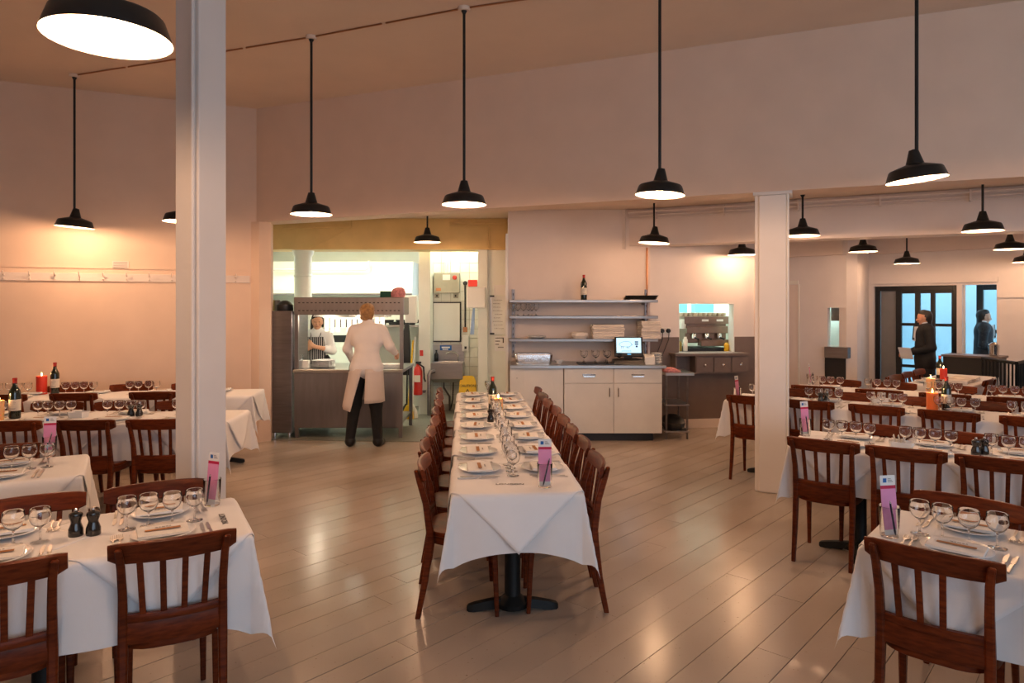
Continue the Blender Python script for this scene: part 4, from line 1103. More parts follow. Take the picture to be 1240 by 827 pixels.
for x, nm in ((.015, 'left'), (1.765, 'right')):
    u = thing('shelf_upright', 'slotted steel upright at the %s end of the shelves' % nm, 'upright', (x, 8.97, 0))
    MB().box(-.02, .02, 0, .028, 1.0, 1.89).build('channel', 'dark_steel', u)
    for k in range(11): MB().box(-.006, .006, -.002, 0, 1.06 + k * .075, 1.09 + k * .075).build('slot', 'print_black', u)
one('wall_pipe', MB().tube([(1.775, 8.98, .95), (1.775, 8.98, 2.44)], .012, 8), 'copper', 'thin pipe running up the wall right of the shelves', 'pipe', smooth=True)
wine_bottle(X_(707, 8.8), 8.80, S1, 'single wine bottle standing on the top steel shelf', 0, 1.08)
for k in range(3):
    m = MB().loft([rrect(0, 0, 0, .36, .24, .2), rrect(0, 0, .02, .40, .27, .2), rrect(0, 0, .02, .39, .26, .2), rrect(0, 0, .004, .355, .235, .2)])
    one('tray', m, 'plastic_black', 'black serving tray, %s from the bottom of the pile on the top shelf' % ORD[k], 'tray', (X_(775, 8.82) + .01 * k, 8.82, S1 + .018 * k), 0, 'black trays')
for k, (px, dy) in enumerate(((622, 8.74), (627, 8.84), (634, 8.74), (640, 8.84), (644, 8.75), (649, 8.85))):
    o = link('wine_glass', glass_me, None, (X_(px, dy), dy, S2)); tag(o, 'upright glass on the middle steel shelf, %s from the left' % ORD[k], 'wine glass', 'glasses on the middle shelf')
for c, (px, n, w, rzz) in enumerate(((735, 8, .40, 0), (785.5, 10, .25, .08))):
    for k in range(n):
        m = MB().box(-w / 2, w / 2, -.12, .12, 0, .022)
        one('folded_linen', m, 'linen', 'folded white tablecloth, %s from the bottom of the %s pile' % (ORD[k], ('wide', 'narrow')[c]), 'linen', (X_(px, 8.82) + jit.uniform(-.008, .008), 8.81 + jit.uniform(-.01, .01), S3 + k * .0225), rzz + jit.uniform(-.04, .04), 'folded linen on the lower shelf', bevel=.007)
one('linen_bundle', MB().loft([rrect(0, 0, 0, .16, .14, .6), rrect(0, 0, .04, .21, .18, .6), rrect(0, 0, .075, .20, .16, .6), rrect(0, 0, .08, .1, .08, .6)]), 'linen', 'loose bundle of cloth beside the wide linen pile', 'cloth', (X_(702, 8.8), 8.8, S3), smooth=True)
for k in range(2):
    o = link('dinner_plate', plate_me, None, (X_(650, 8.8), 8.8, S3 + .012 * k)); tag(o, 'white plate at the left of the lower shelf, %s of two' % ORD[k], 'plate', 'plates on the lower shelf')
ft = thing('foil_tray', 'crumpled foil covered box on the worktop by the kitchen', 'box', (X_(646, 8.7), 8.70, WT))
MB().loft([rrect(0, 0, 0, .44, .26, .2), rrect(0, 0, .11, .47, .29, .2), rrect(0, 0, .125, .46, .28, .2)]).build('foil_body', 'foil', ft, smooth=True)
MB().box(-.2, .2, -.12, .12, .125, .132).build('foil_lid', 'foil', ft)
one('small_bowl', MB().lathe([(.03, 0), (.055, .035), (.06, .045), (.052, .036), (.0, .012)], 20, cap=False), 'ceramic', 'little white bowl beside the foil box', 'bowl', (X_(677, 8.65), 8.65, WT), smooth=True)
one('rubber_mat', MB().box(-.30, .30, -.14, .14, 0, .012), 'plastic_black', 'black rubber bar mat under the glasses by the till', 'mat', (X_(728, 8.62), 8.62, WT))
for k in range(8):
    o = link('wine_glass', glass_me, None, (X_(728, 8.62) - .22 + .145 * (k // 2), 8.55 + .13 * (k % 2), WT + .012)); tag(o, 'glass on the black mat, %s, %s row' % (ORD[k // 2], ('front', 'back')[k % 2]), 'wine glass', 'glasses on the black bar mat')
# till with a tilted screen
tx = X_(761, 8.58)
pos = thing('till', 'black touch screen till showing a pig drawing', 'till', (tx, 8.58, WT), R(-4))
MB().loft([rrect(0, .02, 0, .40, .28, .1), rrect(0, .04, .05, .38, .22, .1), rrect(0, .06, .07, .20, .10, .1)]).build('base', 'plastic_black', pos)
MB().box(-.05, .05, .03, .09, .05, .22).build('stand', 'plastic_black', pos)
hd = link('display', MB().box(-.175, .175, -.03, .015, -.125, .125).mesh('display', 'plastic_black', bevel=.008), pos, (0, -.01, .215)); hd.rotation_euler = (R(-14), 0, 0)
link('screen', MB().box(-.152, .152, -.0325, -.031, -.080, .108).mesh('screen', 'screen'), hd)
pig = MB()
body = [(-.10, .015), (-.085, .035), (-.05, .05), (-.0, .054), (.03, .05), (.05, .03), (.058, .012), (.045, .0), (.03, -.012), (.0, -.016), (-.03, -.014), (-.06, -.01), (-.085, -.004), (-.10, .015)]
pig.tube([(x - .02, -.0335, z + .01) for x, z in body], .0022, 5)
for lx in (-.07, -.05, .0, .02): pig.tube([(lx - .02, -.0335, .0), (lx - .022, -.0335, -.025)], .0025, 5)
pig.tube([(.04, -.0335, .012), (.045, -.0335, .028), (.03, -.0335, .035)], .002, 5)
for z in (-.05, -.062): pig.tube([(-.09, -.0335, z), (.03, -.0335, z)], .0016, 5)
pig.box(.075, .118, -.034, -.033, .05, .066).box(.075, .118, -.034, -.033, .022, .04).box(.085, .11, -.034, -.033, -.01, .012)
link('screen_drawing', pig.mesh('screen_drawing', 'screen_ink'), hd)
link('status_light', MB().box(-.02, .025, -.0325, -.0305, -.105, -.092).mesh('status_light', 'led_blue'), hd)
one('receipt_printer', MB().loft([rrect(0, 0, 0, .13, .17, .15), rrect(0, 0, .09, .13, .16, .15), rrect(0, .02, .12, .12, .10, .15)]), 'plastic_white', 'white receipt printer beside the till', 'printer', (X_(785.5, 8.6), 8.6, WT))
for k in range(7):
    o = link('dinner_plate', plate_me, None, (X_(795, 8.62), 8.62, WT + .020 * k)); o.scale = (.62, .62, .9); tag(o, 'side plate in the pile at the right end of worktop, %s from bottom' % ORD[k], 'plate', 'pile of side plates')
# sockets with plugs and cables right of the shelves
for k, px in enumerate((801, 808.5)):
    a_ = along(HW, HA, px); z = Z_(400.5, 9.3)
    s_ = thing('wall_plug', 'black plug with trailing cable, %s of the pair by the shelves' % ('left', 'right')[k], 'plug', (*HW, 0), HA)
    MB().box(a_ - .04, a_ + .04, -.012, 0, z - .045, z + .045).build('socket_plate', 'gloss_white', s_, bevel=.003)
    MB().lathe([(.030, 0), (.030, .03), (.02, .045)], 14).build('plug_body', 'plastic_black', s_, smooth=True, loc=(a_, -.012, z)).rotation_euler = (PI / 2, 0, 0)
    MB().tube([(a_, -.05, z - .02), (a_ - .01, -.06, z - .12), (a_ - .08, -.05, z - .3), (a_ - .13, -.04, z - .42)], .005, 6).build('cable', 'plastic_black', s_, smooth=True)
# steel side table
sx0, sx1 = X_(805, 8.6), X_(834, 8.6)
stt = thing('steel_rack', 'narrow steel rack table with shelves right of the white cabinets', 'rack', (0, 0, 0))
for z, th in ((.80, .035), (.42, .02), (.085, .02)): MB().box(sx0, sx1 + (.06 if z > .7 else 0), 8.56, 9.08, z, z + th).build('shelf_board', 'steel', stt, bevel=.003)
for x in (sx0 + .02, sx1 - .02):
    for y in (8.60, 9.04): MB().tube([(x, y, 0), (x, y, .80)], .014, 8).build('leg', 'dark_steel', stt, smooth=True)
one('folded_cloth', MB().loft([rrect(0, 0, 0, .20, .22, .3), rrect(0, 0, .02, .21, .23, .3), rrect(-.03, 0, .05, .13, .18, .4), rrect(-.03, .0, .055, .06, .1, .4)]), 'cloth_pink', 'red and white checked cloth on the steel rack', 'cloth', (sx0 + .11, 8.72, .835), smooth=True)
one('bin_bag', MB().loft([rrect(0, 0, 0, .22, .36, .5), rrect(0, 0, .08, .26, .40, .5), rrect(.01, .0, .14, .2, .3, .5), rrect(0, .0, .17, .08, .12, .5)]), 'plastic_black', 'heap of black plastic on the bottom of the steel rack', 'bag', ((sx0 + sx1) / 2, 8.82, .105), smooth=True)
# dark drawer unit under the hatch
dr = thing('drawer_ledge', 'brown ledge with three drawers below the coffee hatch', 'drawers', (*HW, 0), HA)
dx0, dx1 = along(HW, HA, 835), along(HW, HA, 898)
MB().box(dx0 - .30, dx1, -.24, .16, 1.0, 1.035).build('ledge_top', 'dado_brown', dr, bevel=.004)
MB().box(dx0, dx1, -.20, -.014, .76, 1.0).build('carcass', 'dado_brown', dr)
MB().box(dx0 - .28, dx0 - .26, -.20, -.014, .76, 1.0).box(dx0 - .26, dx0, -.20, -.014, .76, .775).build('open_cubby', 'dado_brown', dr)
wdr = (dx1 - dx0) / 3
for k in range(3):
    d = MB().box(dx0 + k * wdr + .008, dx0 + (k + 1) * wdr - .008, -.215, -.20, .78, .98).build('drawer', 'dado_brown', dr, bevel=.003)
    MB().lathe([(.006, 0), (.008, .012), (.018, .02), (.019, .028), (.01, .034)], 14).build('knob', 'chrome', d, smooth=True, loc=(dx0 + (k + .5) * wdr, -.215, .88)).rotation_euler = (PI / 2, 0, 0)
# coffee machine in the hatch
em = thing('coffee_machine', 'bronze espresso machine behind the hatch opening', 'coffee machine', (2.72, 9.90, 1.02), HA)
MB().box(-.42, .42, -.30, .5, -1.02, .0).build('bar_counter', 'dado_brown', em)
MB().box(-.26, .36, -.10, .34, .12, .44).build('body', 'machine_bronze', em, bevel=.015)
MB().box(-.30, .38, -.16, .34, .44, .50).build('cup_rail', 'machine_bronze', em, bevel=.008)
MB().box(-.30, .40, -.17, -.13, .395, .50).build('front_panel', 'machine_bronze', em, bevel=.006)
MB().box(-.26, .36, -.16, -.10, .26, .36).build('group_panel', 'machine_bronze', em, bevel=.006)
MB().box(-.06, .36, -.20, -.06, .08, .17).build('drip_tray', 'machine_bronze', em, bevel=.006)
MB().box(-.3, .36, -.2, .3, .0, .05).build('base', 'plastic_black', em)
for k in range(3):
    MB().lathe([(.035, .0), (.035, .05), (.028, .07)], 14, (-.15 + .19 * k, -.15, .19)).build('group_head', 'chrome', em, smooth=True)
    MB().tube([(-.15 + .19 * k, -.18, .20), (-.15 + .19 * k, -.30, .185)], [.012, .014], 8).build('handle', 'plastic_black', em, smooth=True)
for x in (-.04, .18): MB().box(x, x + .10, -.173, -.170, .43, .46).build('badge', 'gloss_white', em)
MB().lathe([(.05, .0), (.05, .12), (.045, .13)], 16, (-.31, -.12, .33)).build('grinder_jar', 'gloss_white', em, smooth=True)
cup_me = MB().lathe([(.02, 0), (.024, .004), (.036, .035), (.038, .055), (.034, .053), (.02, .01), (0, .01)], 16, cap=False).mesh('coffee_cup', 'cup_cream', smooth=True)
for k in range(20):
    i, j = k % 10, k // 10
    ca, sa = math.cos(HA), math.sin(HA); lx, ly = -.32 + .072 * i, -.08 + .1 * j
    o = link('coffee_cup', cup_me, None, (2.72 + ca * lx - sa * ly, 9.90 + sa * lx + ca * ly, 1.52)); tag(o, 'cup on the coffee machine, %s from left in the %s row' % (ORD[i], ('front', 'back')[j]), 'cup', 'cups on the coffee machine')
for k, (x, m_, hh) in enumerate(((2.36, 'olive_jar', .14), (2.44, 'gloss_white', .20), (3.02, 'sign_yellow', .12))):
    one('jar', MB().lathe([(.03, 0), (.034, .01), (.034, hh * .8), (.02, hh * .9), (.02, hh)], 16), m_, 'small %s jar on the hatch counter' % ('olive', 'white', 'yellow')[k], 'jar', (x, 9.62, 1.036), smooth=True)
for k, px in enumerate((1, 2)):
    one('crate', MB().box(-.15, .15, -.12, .12, 0, .2), 'teal_box', 'pale teal crate behind the coffee machine, %s' % ('left', 'right')[k], 'crate', (2.62 + .42 * k, 10.9, 1.55), bevel=.01)
one('bar_shelf', MB().box(2.0, 3.6, 10.75, 11.29, 1.51, 1.55), 'gloss_white', 'white shelf holding teal crates behind the coffee machine', 'shelf')
l = bpy.data.lights.new('bar_tube', 'AREA'); l.shape = 'RECTANGLE'; l.size = 1.0; l.size_y = .15; l.energy = 60; l.color = (.74, 1.0, .92)
bt = thing('bar_light', 'tube fitting on the ceiling of the coffee bar', 'light', (2.7, 10.3, LOWC - .06)); MB().box(-.5, .5, -.06, .06, 0, .06).build('housing', 'gloss_white', bt)
lo = bpy.data.objects.new('bar_tube', l); COL.objects.link(lo); lo.parent = bt; lo.location = (0, 0, -.01)

# ================================================================== KITCHEN
YP = 8.65
px0, px1 = X_(356, YP), X_(487.5, YP)
ps = thing('kitchen_pass', 'stainless steel kitchen pass with slotted gantry shelf', 'pass', (0, 0, 0))
MB().box(px0, px1, YP, YP + .03, .13, .83).build('front_panel', 'pass_steel', ps, bevel=.003)
MB().box(px0 - .01, px1 + .01, YP - .02, YP + .95, .83, .87).build('counter', 'steel', ps, bevel=.006)
MB().box(px0 + .02, px1 - .02, YP + .05, YP + .9, .17, .20).build('under_shelf', 'steel', ps)
for x in (px0 + .03, px1 - .03):
    for y in (YP + .03, YP + .90): MB().box(x - .022, x + .022, y - .02, y + .02, 0, .83).build('leg', 'pass_steel', ps)
for x in (px0 + .02, px1 - .02): MB().box(x - .022, x + .022, YP + .03, YP + .07, .87, 1.56).build('gantry_post', 'pass_steel', ps)
gan = MB().box(px0 - .01, px1 + .015, YP + .02, YP + .42, 1.56, 1.785).build('gantry', 'pass_steel', ps, bevel=.008)
for r_, z in enumerate((1.715, 1.615)):
    for k in range(25):
        x = px0 + .06 + k * (px1 - px0 - .11) / 24
        MB().box(x - .013, x + .013, YP + .0185, YP + .0205, z - .006, z + .006).build('slot', 'print_black', gan)
for k in range(3):  # lamps added under the gantry to brighten the chef and the pass
    hx_ = px0 + (k + .5) * (px1 - px0) / 3
    MB().lathe([(.05, 1.535), (.04, 1.555), (.04, 1.562)], 16, (hx_, YP + .22, 0)).build('added_pass_lamp', 'lamp_inner', ps, smooth=True)
    l = bpy.data.lights.new('added_pass_glow', 'POINT'); l.energy = 7; l.color = (1, .82, .6); l.shadow_soft_size = .03
    lo = bpy.data.objects.new('added_pass_glow', l); COL.objects.link(lo); lo.parent = ps; lo.location = (hx_, YP + .22, 1.50)
fr = thing('fridge', 'dark stainless fridge left of the kitchen pass', 'fridge', (0, 0, 0))
f0, f1 = X_(329, 8.62), X_(353.5, 8.62)
MB().box(f0 - .03, f1, 8.62, 9.3, .07, 1.61).build('cabinet_body', 'dark_steel', fr, bevel=.006)
for x in (f0 + .02, f1 - .05): MB().tube([(x, 8.68, 0), (x, 8.68, .07)], .02, 8).build('foot', 'chrome', fr)
one('cooking_pot', MB().lathe([(.10, 0), (.105, .01), (.10, .08), (.06, .12), (.02, .135)], 20), 'plastic_black', 'black pot standing on the dark fridge', 'pot', (X_(345, 8.8), 8.80, 1.61), smooth=True)
for k, px in enumerate((331, 336)):
    one('jar', MB().lathe([(.04, 0), (.042, .01), (.042, .12), (.03, .14)], 16), ('olive_jar', 'dark_steel')[k], '%s tin standing on the dark fridge' % ('olive', 'grey')[k], 'jar', (X_(px, 8.95), 8.95, 1.61), smooth=True)
one('hanging_panel', MB().box(X_(351.5, 9.3), X_(357, 9.3), 9.32, 9.34, 1.12, 1.60), 'blue_panel', 'dark blue strip hanging between fridge and pass', 'panel')
PT = .87
# things on the pass
for k, (px, n) in enumerate(((392, 7), (437, 3))):
    for i in range(n):
        o = link('dinner_plate', plate_me, None, (X_(px, 8.95 + .2 * k), 8.95 + .2 * k, PT + .013 * i)); o.scale = (1.25, 1.25, 1); tag(o, 'white plate on the pass, %s from the bottom of the %s pile' % (ORD[i], ('left', 'right')[k]), 'plate', 'plate piles on the kitchen pass')
one('paper_box', MB().box(-.06, .06, -.05, .05, 0, .10), 'plastic_white', 'small cream box on the left of the pass', 'box', (X_(369, 8.85), 8.85, PT), bevel=.004)
o = link('tumbler', tumbler_me, None, (X_(363, 8.8), 8.8, PT)); o.scale = (1, 1, 1.4); tag(o, 'tall clear glass at the left post of the pass', 'glass')
one('tray', MB().loft([rrect(0, 0, 0, .26, .2, .2), rrect(0, 0, .05, .30, .24, .2), rrect(0, 0, .05, .29, .23, .2), rrect(0, 0, .01, .25, .19, .2)]), 'plastic_white', 'white tray at the right end of the pass', 'tray', (X_(474, 8.9), 8.9, PT), smooth=True)
one('ticket_rail', MB().box(X_(388, 9.2), X_(470, 9.2), 9.19, 9.22, 1.52, 1.55), 'steel', 'steel ticket rail hanging behind the pass', 'rail')
rt = random.Random(5)
for k in range(11):
    one('order_ticket', MB().box(-.03, .03, -.0005, .0005, -.14 - rt.uniform(0, .08), 0), 'paper', 'white order ticket on the rail, %s from the left' % ORD[k], 'ticket', (X_(396, 9.2) + k * .075, 9.188, 1.52), rt.uniform(-.1, .1), 'order tickets over the pass')
# green box and pink bundle on the gantry
one('cloth_box', MB().box(-.07, .07, -.06, .06, 0, .08), 'cloth_green', 'dark green box on top of the gantry', 'box', (X_(467, 8.9), 8.9, 1.785), .15, bevel=.005)
one('cloth_bundle', MB().loft([rrect(0, 0, 0, .16, .14, .6), rrect(0, 0, .05, .19, .17, .6), rrect(.01, 0, .11, .14, .12, .6), rrect(.02, 0, .13, .06, .05, .6)]), 'cloth_pink', 'pink and white cloth bundle on top of the gantry', 'cloth', (X_(482, 8.9), 8.9, 1.785), smooth=True)
# extraction hood, back counter, ovens
hd_ = thing('extraction_hood', 'long white extraction hood along the kitchen rear wall', 'hood', (0, 0, 0))
MB().loft([[(-4.6, 11.95, 1.86), (-1.75, 11.95, 1.86), (-1.75, 12.78, 1.86), (-4.6, 12.78, 1.86)], [(-4.6, 11.95, 1.95), (-1.75, 11.95, 1.95), (-1.75, 12.78, 1.95), (-4.6, 12.78, 1.95)], [(-4.6, 12.1, 2.45), (-1.75, 12.1, 2.45), (-1.75, 12.78, 2.45), (-4.6, 12.78, 2.45)]]).build('canopy', 'kitchen_white', hd_)
MB().box(-4.6, -1.75, 11.94, 11.97, 1.85, 1.885).build('gutter', 'dark_steel', hd_)
one('kitchen_pipe', MB().tube([(-4.3, 11.92, 2.30), (-2.55, 11.92, 2.30), (-2.5, 11.92, 2.33), (-2.5, 11.92, 2.45)], .02, 10), 'gloss_white', 'white pipe running across the front of the hood', 'pipe', smooth=True)
bc = thing('range', 'white kitchen range with dark oven fronts behind the pass', 'range', (0, 0, 0))
MB().box(-4.4, -1.7, 12.0, 12.78, 0, .93).build('body', 'kitchen_white', bc, bevel=.005)
MB().box(-4.4, -1.7, 12.55, 12.78, .93, 1.25).build('upstand', 'steel', bc)
for x in (-3.05, -2.70):
    for z0 in (.62, .98):
        pass
ov = thing('salamander_grill', 'white double grill with dark slots on the kitchen range', 'grill', (-2.75, 12.0, .93))
MB().box(-.45, .35, 0, .5, 0, .62).build('body', 'kitchen_white', ov, bevel=.006)
MB().box(-.40, .30, -.006, 0, .36, .50).build('upper_slot', 'plastic_black', ov)
MB().box(-.40, -.12, -.006, 0, .10, .22).build('lower_slot', 'plastic_black', ov)
MB().box(-.02, .26, -.006, 0, .10, .22).build('lower_slot', 'plastic_black', ov)
rk = thing('pan_rack', 'steel rack of dark pans at the right behind the pass', 'rack', (0, 0, 0))
MB().box(-2.25, -1.45, 10.95, 11.35, 1.33, 1.36).build('rack_shelf', 'steel', rk)
MB().box(-2.25, -1.45, 11.33, 11.36, .0, 1.75).build('rack_back', 'kitchen_white', rk)
MB().box(-2.27, -2.24, 10.95, 11.36, 0, 1.75).box(-1.46, -1.43, 10.95, 11.36, 0, 1.75).build('rack_side', 'steel', rk)
for k in range(6):
    m = MB().lathe([(.09, 0), (.11, .05), (.105, .05), (.085, .006), (0, .006)], 20, cap=False)
    one('frying_pan', m, 'plastic_black', 'dark pan on the kitchen rack, %s from the left' % ORD[k], 'pan', (-2.15 + .12 * k, 11.12 + .02 * (k % 2), 1.36 + .03 * (k % 2)), 0, 'pans on the kitchen rack', smooth=True)
one('prep_counter', MB().box(-3.9, -1.45, 10.55, 10.75, 0, .86), 'steel', 'steel preparation counter behind the chef', 'counter') if False else None

# hand basin wall
YB = 10.91
def bX(px): return X_(px, YB)
def bZ(py): return Z_(py, YB)
sb = thing('switch_box', 'grey electrical box with red button above the whiteboard', 'switch box', (0, 0, 0))
MB().box(bX(526.5), bX(557), YB - .13, YB - .01, bZ(355), bZ(331)).build('housing', 'switch_grey', sb, bevel=.006)
MB().lathe([(.035, 0), (.035, .02), (.025, .03)], 16).build('red_button', 'red_paint', sb, smooth=True, loc=(bX(551.5), YB - .13, bZ(336.5))).rotation_euler = (PI / 2, 0, 0)
MB().box(bX(537), bX(546), YB - .133, YB - .13, bZ(339.5), bZ(333)).build('label_plate', 'paper', sb)
MB().box(bX(529), bX(535), YB - .133, YB - .13, bZ(352.5), bZ(349)).build('warning_plate', 'copper', sb)
for px in (539.5, 541.5, 543.5): MB().tube([(bX(px), YB - .05, bZ(331)), (bX(px), YB - .05, bZ(310))], .009, 8).build('conduit', 'gloss_white', sb)
for px, nm in ((529.5, 'left'), (552, 'right')):
    s_ = thing('wall_socket', 'small wall socket below the switch box, %s' % nm, 'socket', (0, 0, 0))
    MB().box(bX(px) - .035, bX(px) + .035, YB - .05, YB - .01, bZ(361), bZ(355.5)).build('socket_plate', 'switch_grey', s_, bevel=.004)
    MB().box(bX(px) - .012, bX(px) + .012, YB - .058, YB - .05, bZ(359.5), bZ(357)).build('rocker', 'print_black', s_)
wb = thing('whiteboard', 'blank whiteboard with black frame over the hand basin', 'whiteboard', (0, 0, 0))
wx0, wx1, wz0, wz1 = bX(524), bX(558), bZ(412.5), bZ(367)
MB().box(wx0, wx1, YB - .025, YB - .01, wz0, wz1).build('board', 'board_white', wb)
MB().box(wx0 - .01, wx0 + .015, YB - .035, YB - .01, wz0, wz1).box(wx1 - .015, wx1 + .01, YB - .035, YB - .01, wz0, wz1).box(wx0 - .01, wx1 + .01, YB - .035, YB - .01, wz1, wz1 + .02).box(wx0 - .01, wx1 + .01, YB - .035, YB - .01, wz0 - .02, wz0).build('frame', 'plastic_black', wb, bevel=.004)
hb = thing('hand_basin', 'stainless wall-hung hand basin with splashback and tap', 'basin', (0, 0, 0))
MB().box(bX(524), bX(562), YB - .025, YB - .011, bZ(438), bZ(417)).build('splashback', 'steel', hb)
m = MB(); x0, x1, z0, z1 = bX(525), bX(562.5), bZ(460), bZ(437)
m.loft([[(x0 + .03, YB - .36, z0), (x1 - .03, YB - .36, z0), (x1 - .03, YB - .02, z0), (x0 + .03, YB - .02, z0)], [(x0, YB - .40, z0 + .06), (x1, YB - .40, z0 + .06), (x1, YB - .02, z0 + .06), (x0, YB - .02, z0 + .06)], [(x0, YB - .40, z1), (x1, YB - .40, z1), (x1, YB - .02, z1), (x0, YB - .02, z1)],
        [(x0 + .03, YB - .37, z1), (x1 - .03, YB - .37, z1), (x1 - .03, YB - .06, z1), (x0 + .03, YB - .06, z1)], [(x0 + .05, YB - .35, z0 + .08), (x1 - .05, YB - .35, z0 + .08), (x1 - .05, YB - .08, z0 + .08), (x0 + .05, YB - .08, z0 + .08)]])
m.build('bowl', 'steel', hb, bevel=.004)
MB().tube([(bX(555), YB - .05, z1), (bX(555), YB - .08, z1 + .10), (bX(551), YB - .12, z1 + .15), (bX(546), YB - .18, z1 + .155), (bX(542), YB - .22, z1 + .14)], .011, 10).build('tap', 'chrome', hb, smooth=True)
MB().tube([(bX(539), YB - .2, z0), (bX(539), YB - .2, z0 - .1), (bX(545), YB - .1, z0 - .25), (bX(545), YB - .05, z0 - .5)], .015, 8).build('waste_pipe', 'dark_steel', hb, smooth=True)
MB().tube([(bX(550), YB - .15, z0), (bX(549), YB - .1, z0 - .3), (bX(546), YB - .04, z0 - .45)], .01, 8).build('hose', 'plastic_black', hb, smooth=True)
one('soap_bottle', MB().lathe([(.03, 0), (.035, .006), (.035, .11), (.015, .135), (.012, .15), (.012, .17), (.02, .172), (.02, .18)], 16), 'mill_black', 'dark soap bottle with pale label on the basin edge', 'bottle', (bX(529), YB - .08, z1), smooth=True)
sg = thing('wall_sign', 'small blue sign on the basin splashback', 'sign', (0, 0, 0))
MB().box(bX(533), bX(547), YB - .03, YB - .026, bZ(424), bZ(418)).build('sign_plate', 'sign_blue', sg)
MB().box(bX(535), bX(545), YB - .032, YB - .030, bZ(421.4), bZ(419.6)).box(bX(536), bX(543), YB - .032, YB - .030, bZ(423.4), bZ(422.2)).build('sign_lettering', 'paper', sg)
one('fire_call_sign', MB().box(bX(567), bX(578), YB - .03, YB - .012, bZ(347), bZ(339)), 'sign_red', 'red sign on the tiles above the towel dispenser', 'sign')
rod = thing('wall_conduit', 'black conduit with round switch on the tiles', 'conduit', (0, 0, 0))
MB().tube([(bX(563.5), YB - .025, bZ(398)), (bX(563.5), YB - .025, bZ(344))], .014, 8).build('conduit_length', 'plastic_black', rod, smooth=True)
MB().lathe([(.035, 0), (.035, .03), (.02, .04)], 16).build('round_switch', 'plastic_black', rod, smooth=True, loc=(bX(563.5), YB - .012, bZ(343))).rotation_euler = (PI / 2, 0, 0)
MB().box(bX(561), bX(566), YB - .05, YB - .012, bZ(402), bZ(396)).build('junction_box', 'copper', rod)
sd = thing('soap_dispenser', 'white soap dispenser on the tiles right of the basin', 'dispenser', (0, 0, 0))
MB().box(bX(560), bX(568), YB - .10, YB - .012, bZ(425), bZ(406)).build('dispenser_body', 'plastic_white', sd, bevel=.012)
MB().box(bX(563), bX(565.5), YB - .105, YB - .10, bZ(422), bZ(419)).build('lever', 'print_black', sd)
td = thing('towel_dispenser', 'white paper towel dispenser on the return wall', 'dispenser', (0, 0, 0))
tx0, tx1 = X_(566, 10.0), X_(588.5, 10.0)
MB().box(tx0, tx1, 9.80, 9.945, Z_(373, 9.9), Z_(347.5, 9.9)).build('dispenser_body', 'plastic_white', td, bevel=.02)
one('cloth_strip', MB().loft([rrect(0, 0, 0, .06, .02, .4), rrect(.015, 0, .2, .05, .02, .4), rrect(.03, 0, .40, .03, .015, .4)]), 'cloth_blue', 'blue cloth hanging below the towel dispenser', 'cloth', (X_(572, 10.0), 9.9, Z_(405, 9.9)), smooth=True)
# whiteboard with list and notice on the pale wall
YN = 10.02
nb_ = thing('notice_board', 'whiteboard with handwritten list on the pale kitchen wall', 'whiteboard', (0, 0, 0))
n0, n1, nz0, nz1 = X_(594.5, YN), X_(613.5, YN), Z_(405, YN), Z_(358, YN)
MB().box(n0, n1, YN - .02, YN, nz0, nz1).build('board', 'board_white', nb_)
MB().box(n0 - .008, n0 + .008, YN - .03, YN, nz0, nz1).build('frame', 'steel', nb_)
for z in (nz0, nz1 - .02): MB().box(n0 - .015, n0 + .05, YN - .034, YN, z, z + .025).build('corner_clip', 'plastic_black', nb_)
rr = random.Random(9)
for k in range(9):
    z = nz1 - .07 - k * .052; w = rr.uniform(.09, .15); x = n0 + .03 + rr.uniform(0, .03); mm = MB()
    while x < n0 + .03 + w:
        q = rr.uniform(.008, .02); mm.box(x, x + q, YN - .0215, YN - .02, z, z + rr.uniform(.006, .012)); x += q + .005
    mm.build('handwriting', 'print_grey', nb_)
pn = thing('paper_notice', 'printed paper notice below the handwritten list', 'notice', (0, 0, 0))
q0_, q1_, qz0, qz1 = X_(599, YN), X_(612.5, YN), Z_(425, YN), Z_(407, YN)
MB().box(q0_, q1_, YN - .006, YN, qz0, qz1).build('sheet', 'paper', pn)
mm = MB()
for k, (a, b) in enumerate(((.0, .9), (.0, .45), (.0, .42), (.3, .85))):
    z = qz1 - .035 - k * .045
    x = q0_ + .01 + a * .13
    while x < q0_ + .01 + b * .13: mm.box(x, x + .010, YN - .0075, YN - .006, z, z + .014); x += .014
mm.box(q1_ - .045, q1_ - .03, YN - .0075, YN - .006, qz1 - .1, qz1 - .03).build('printing', 'print_black', pn)
one('paper_sheet', MB().box(X_(598, YN), X_(612, YN), YN - .004, YN, Z_(357, YN), Z_(345, YN)), 'paper', 'plain paper sheet above the handwritten list', 'paper')
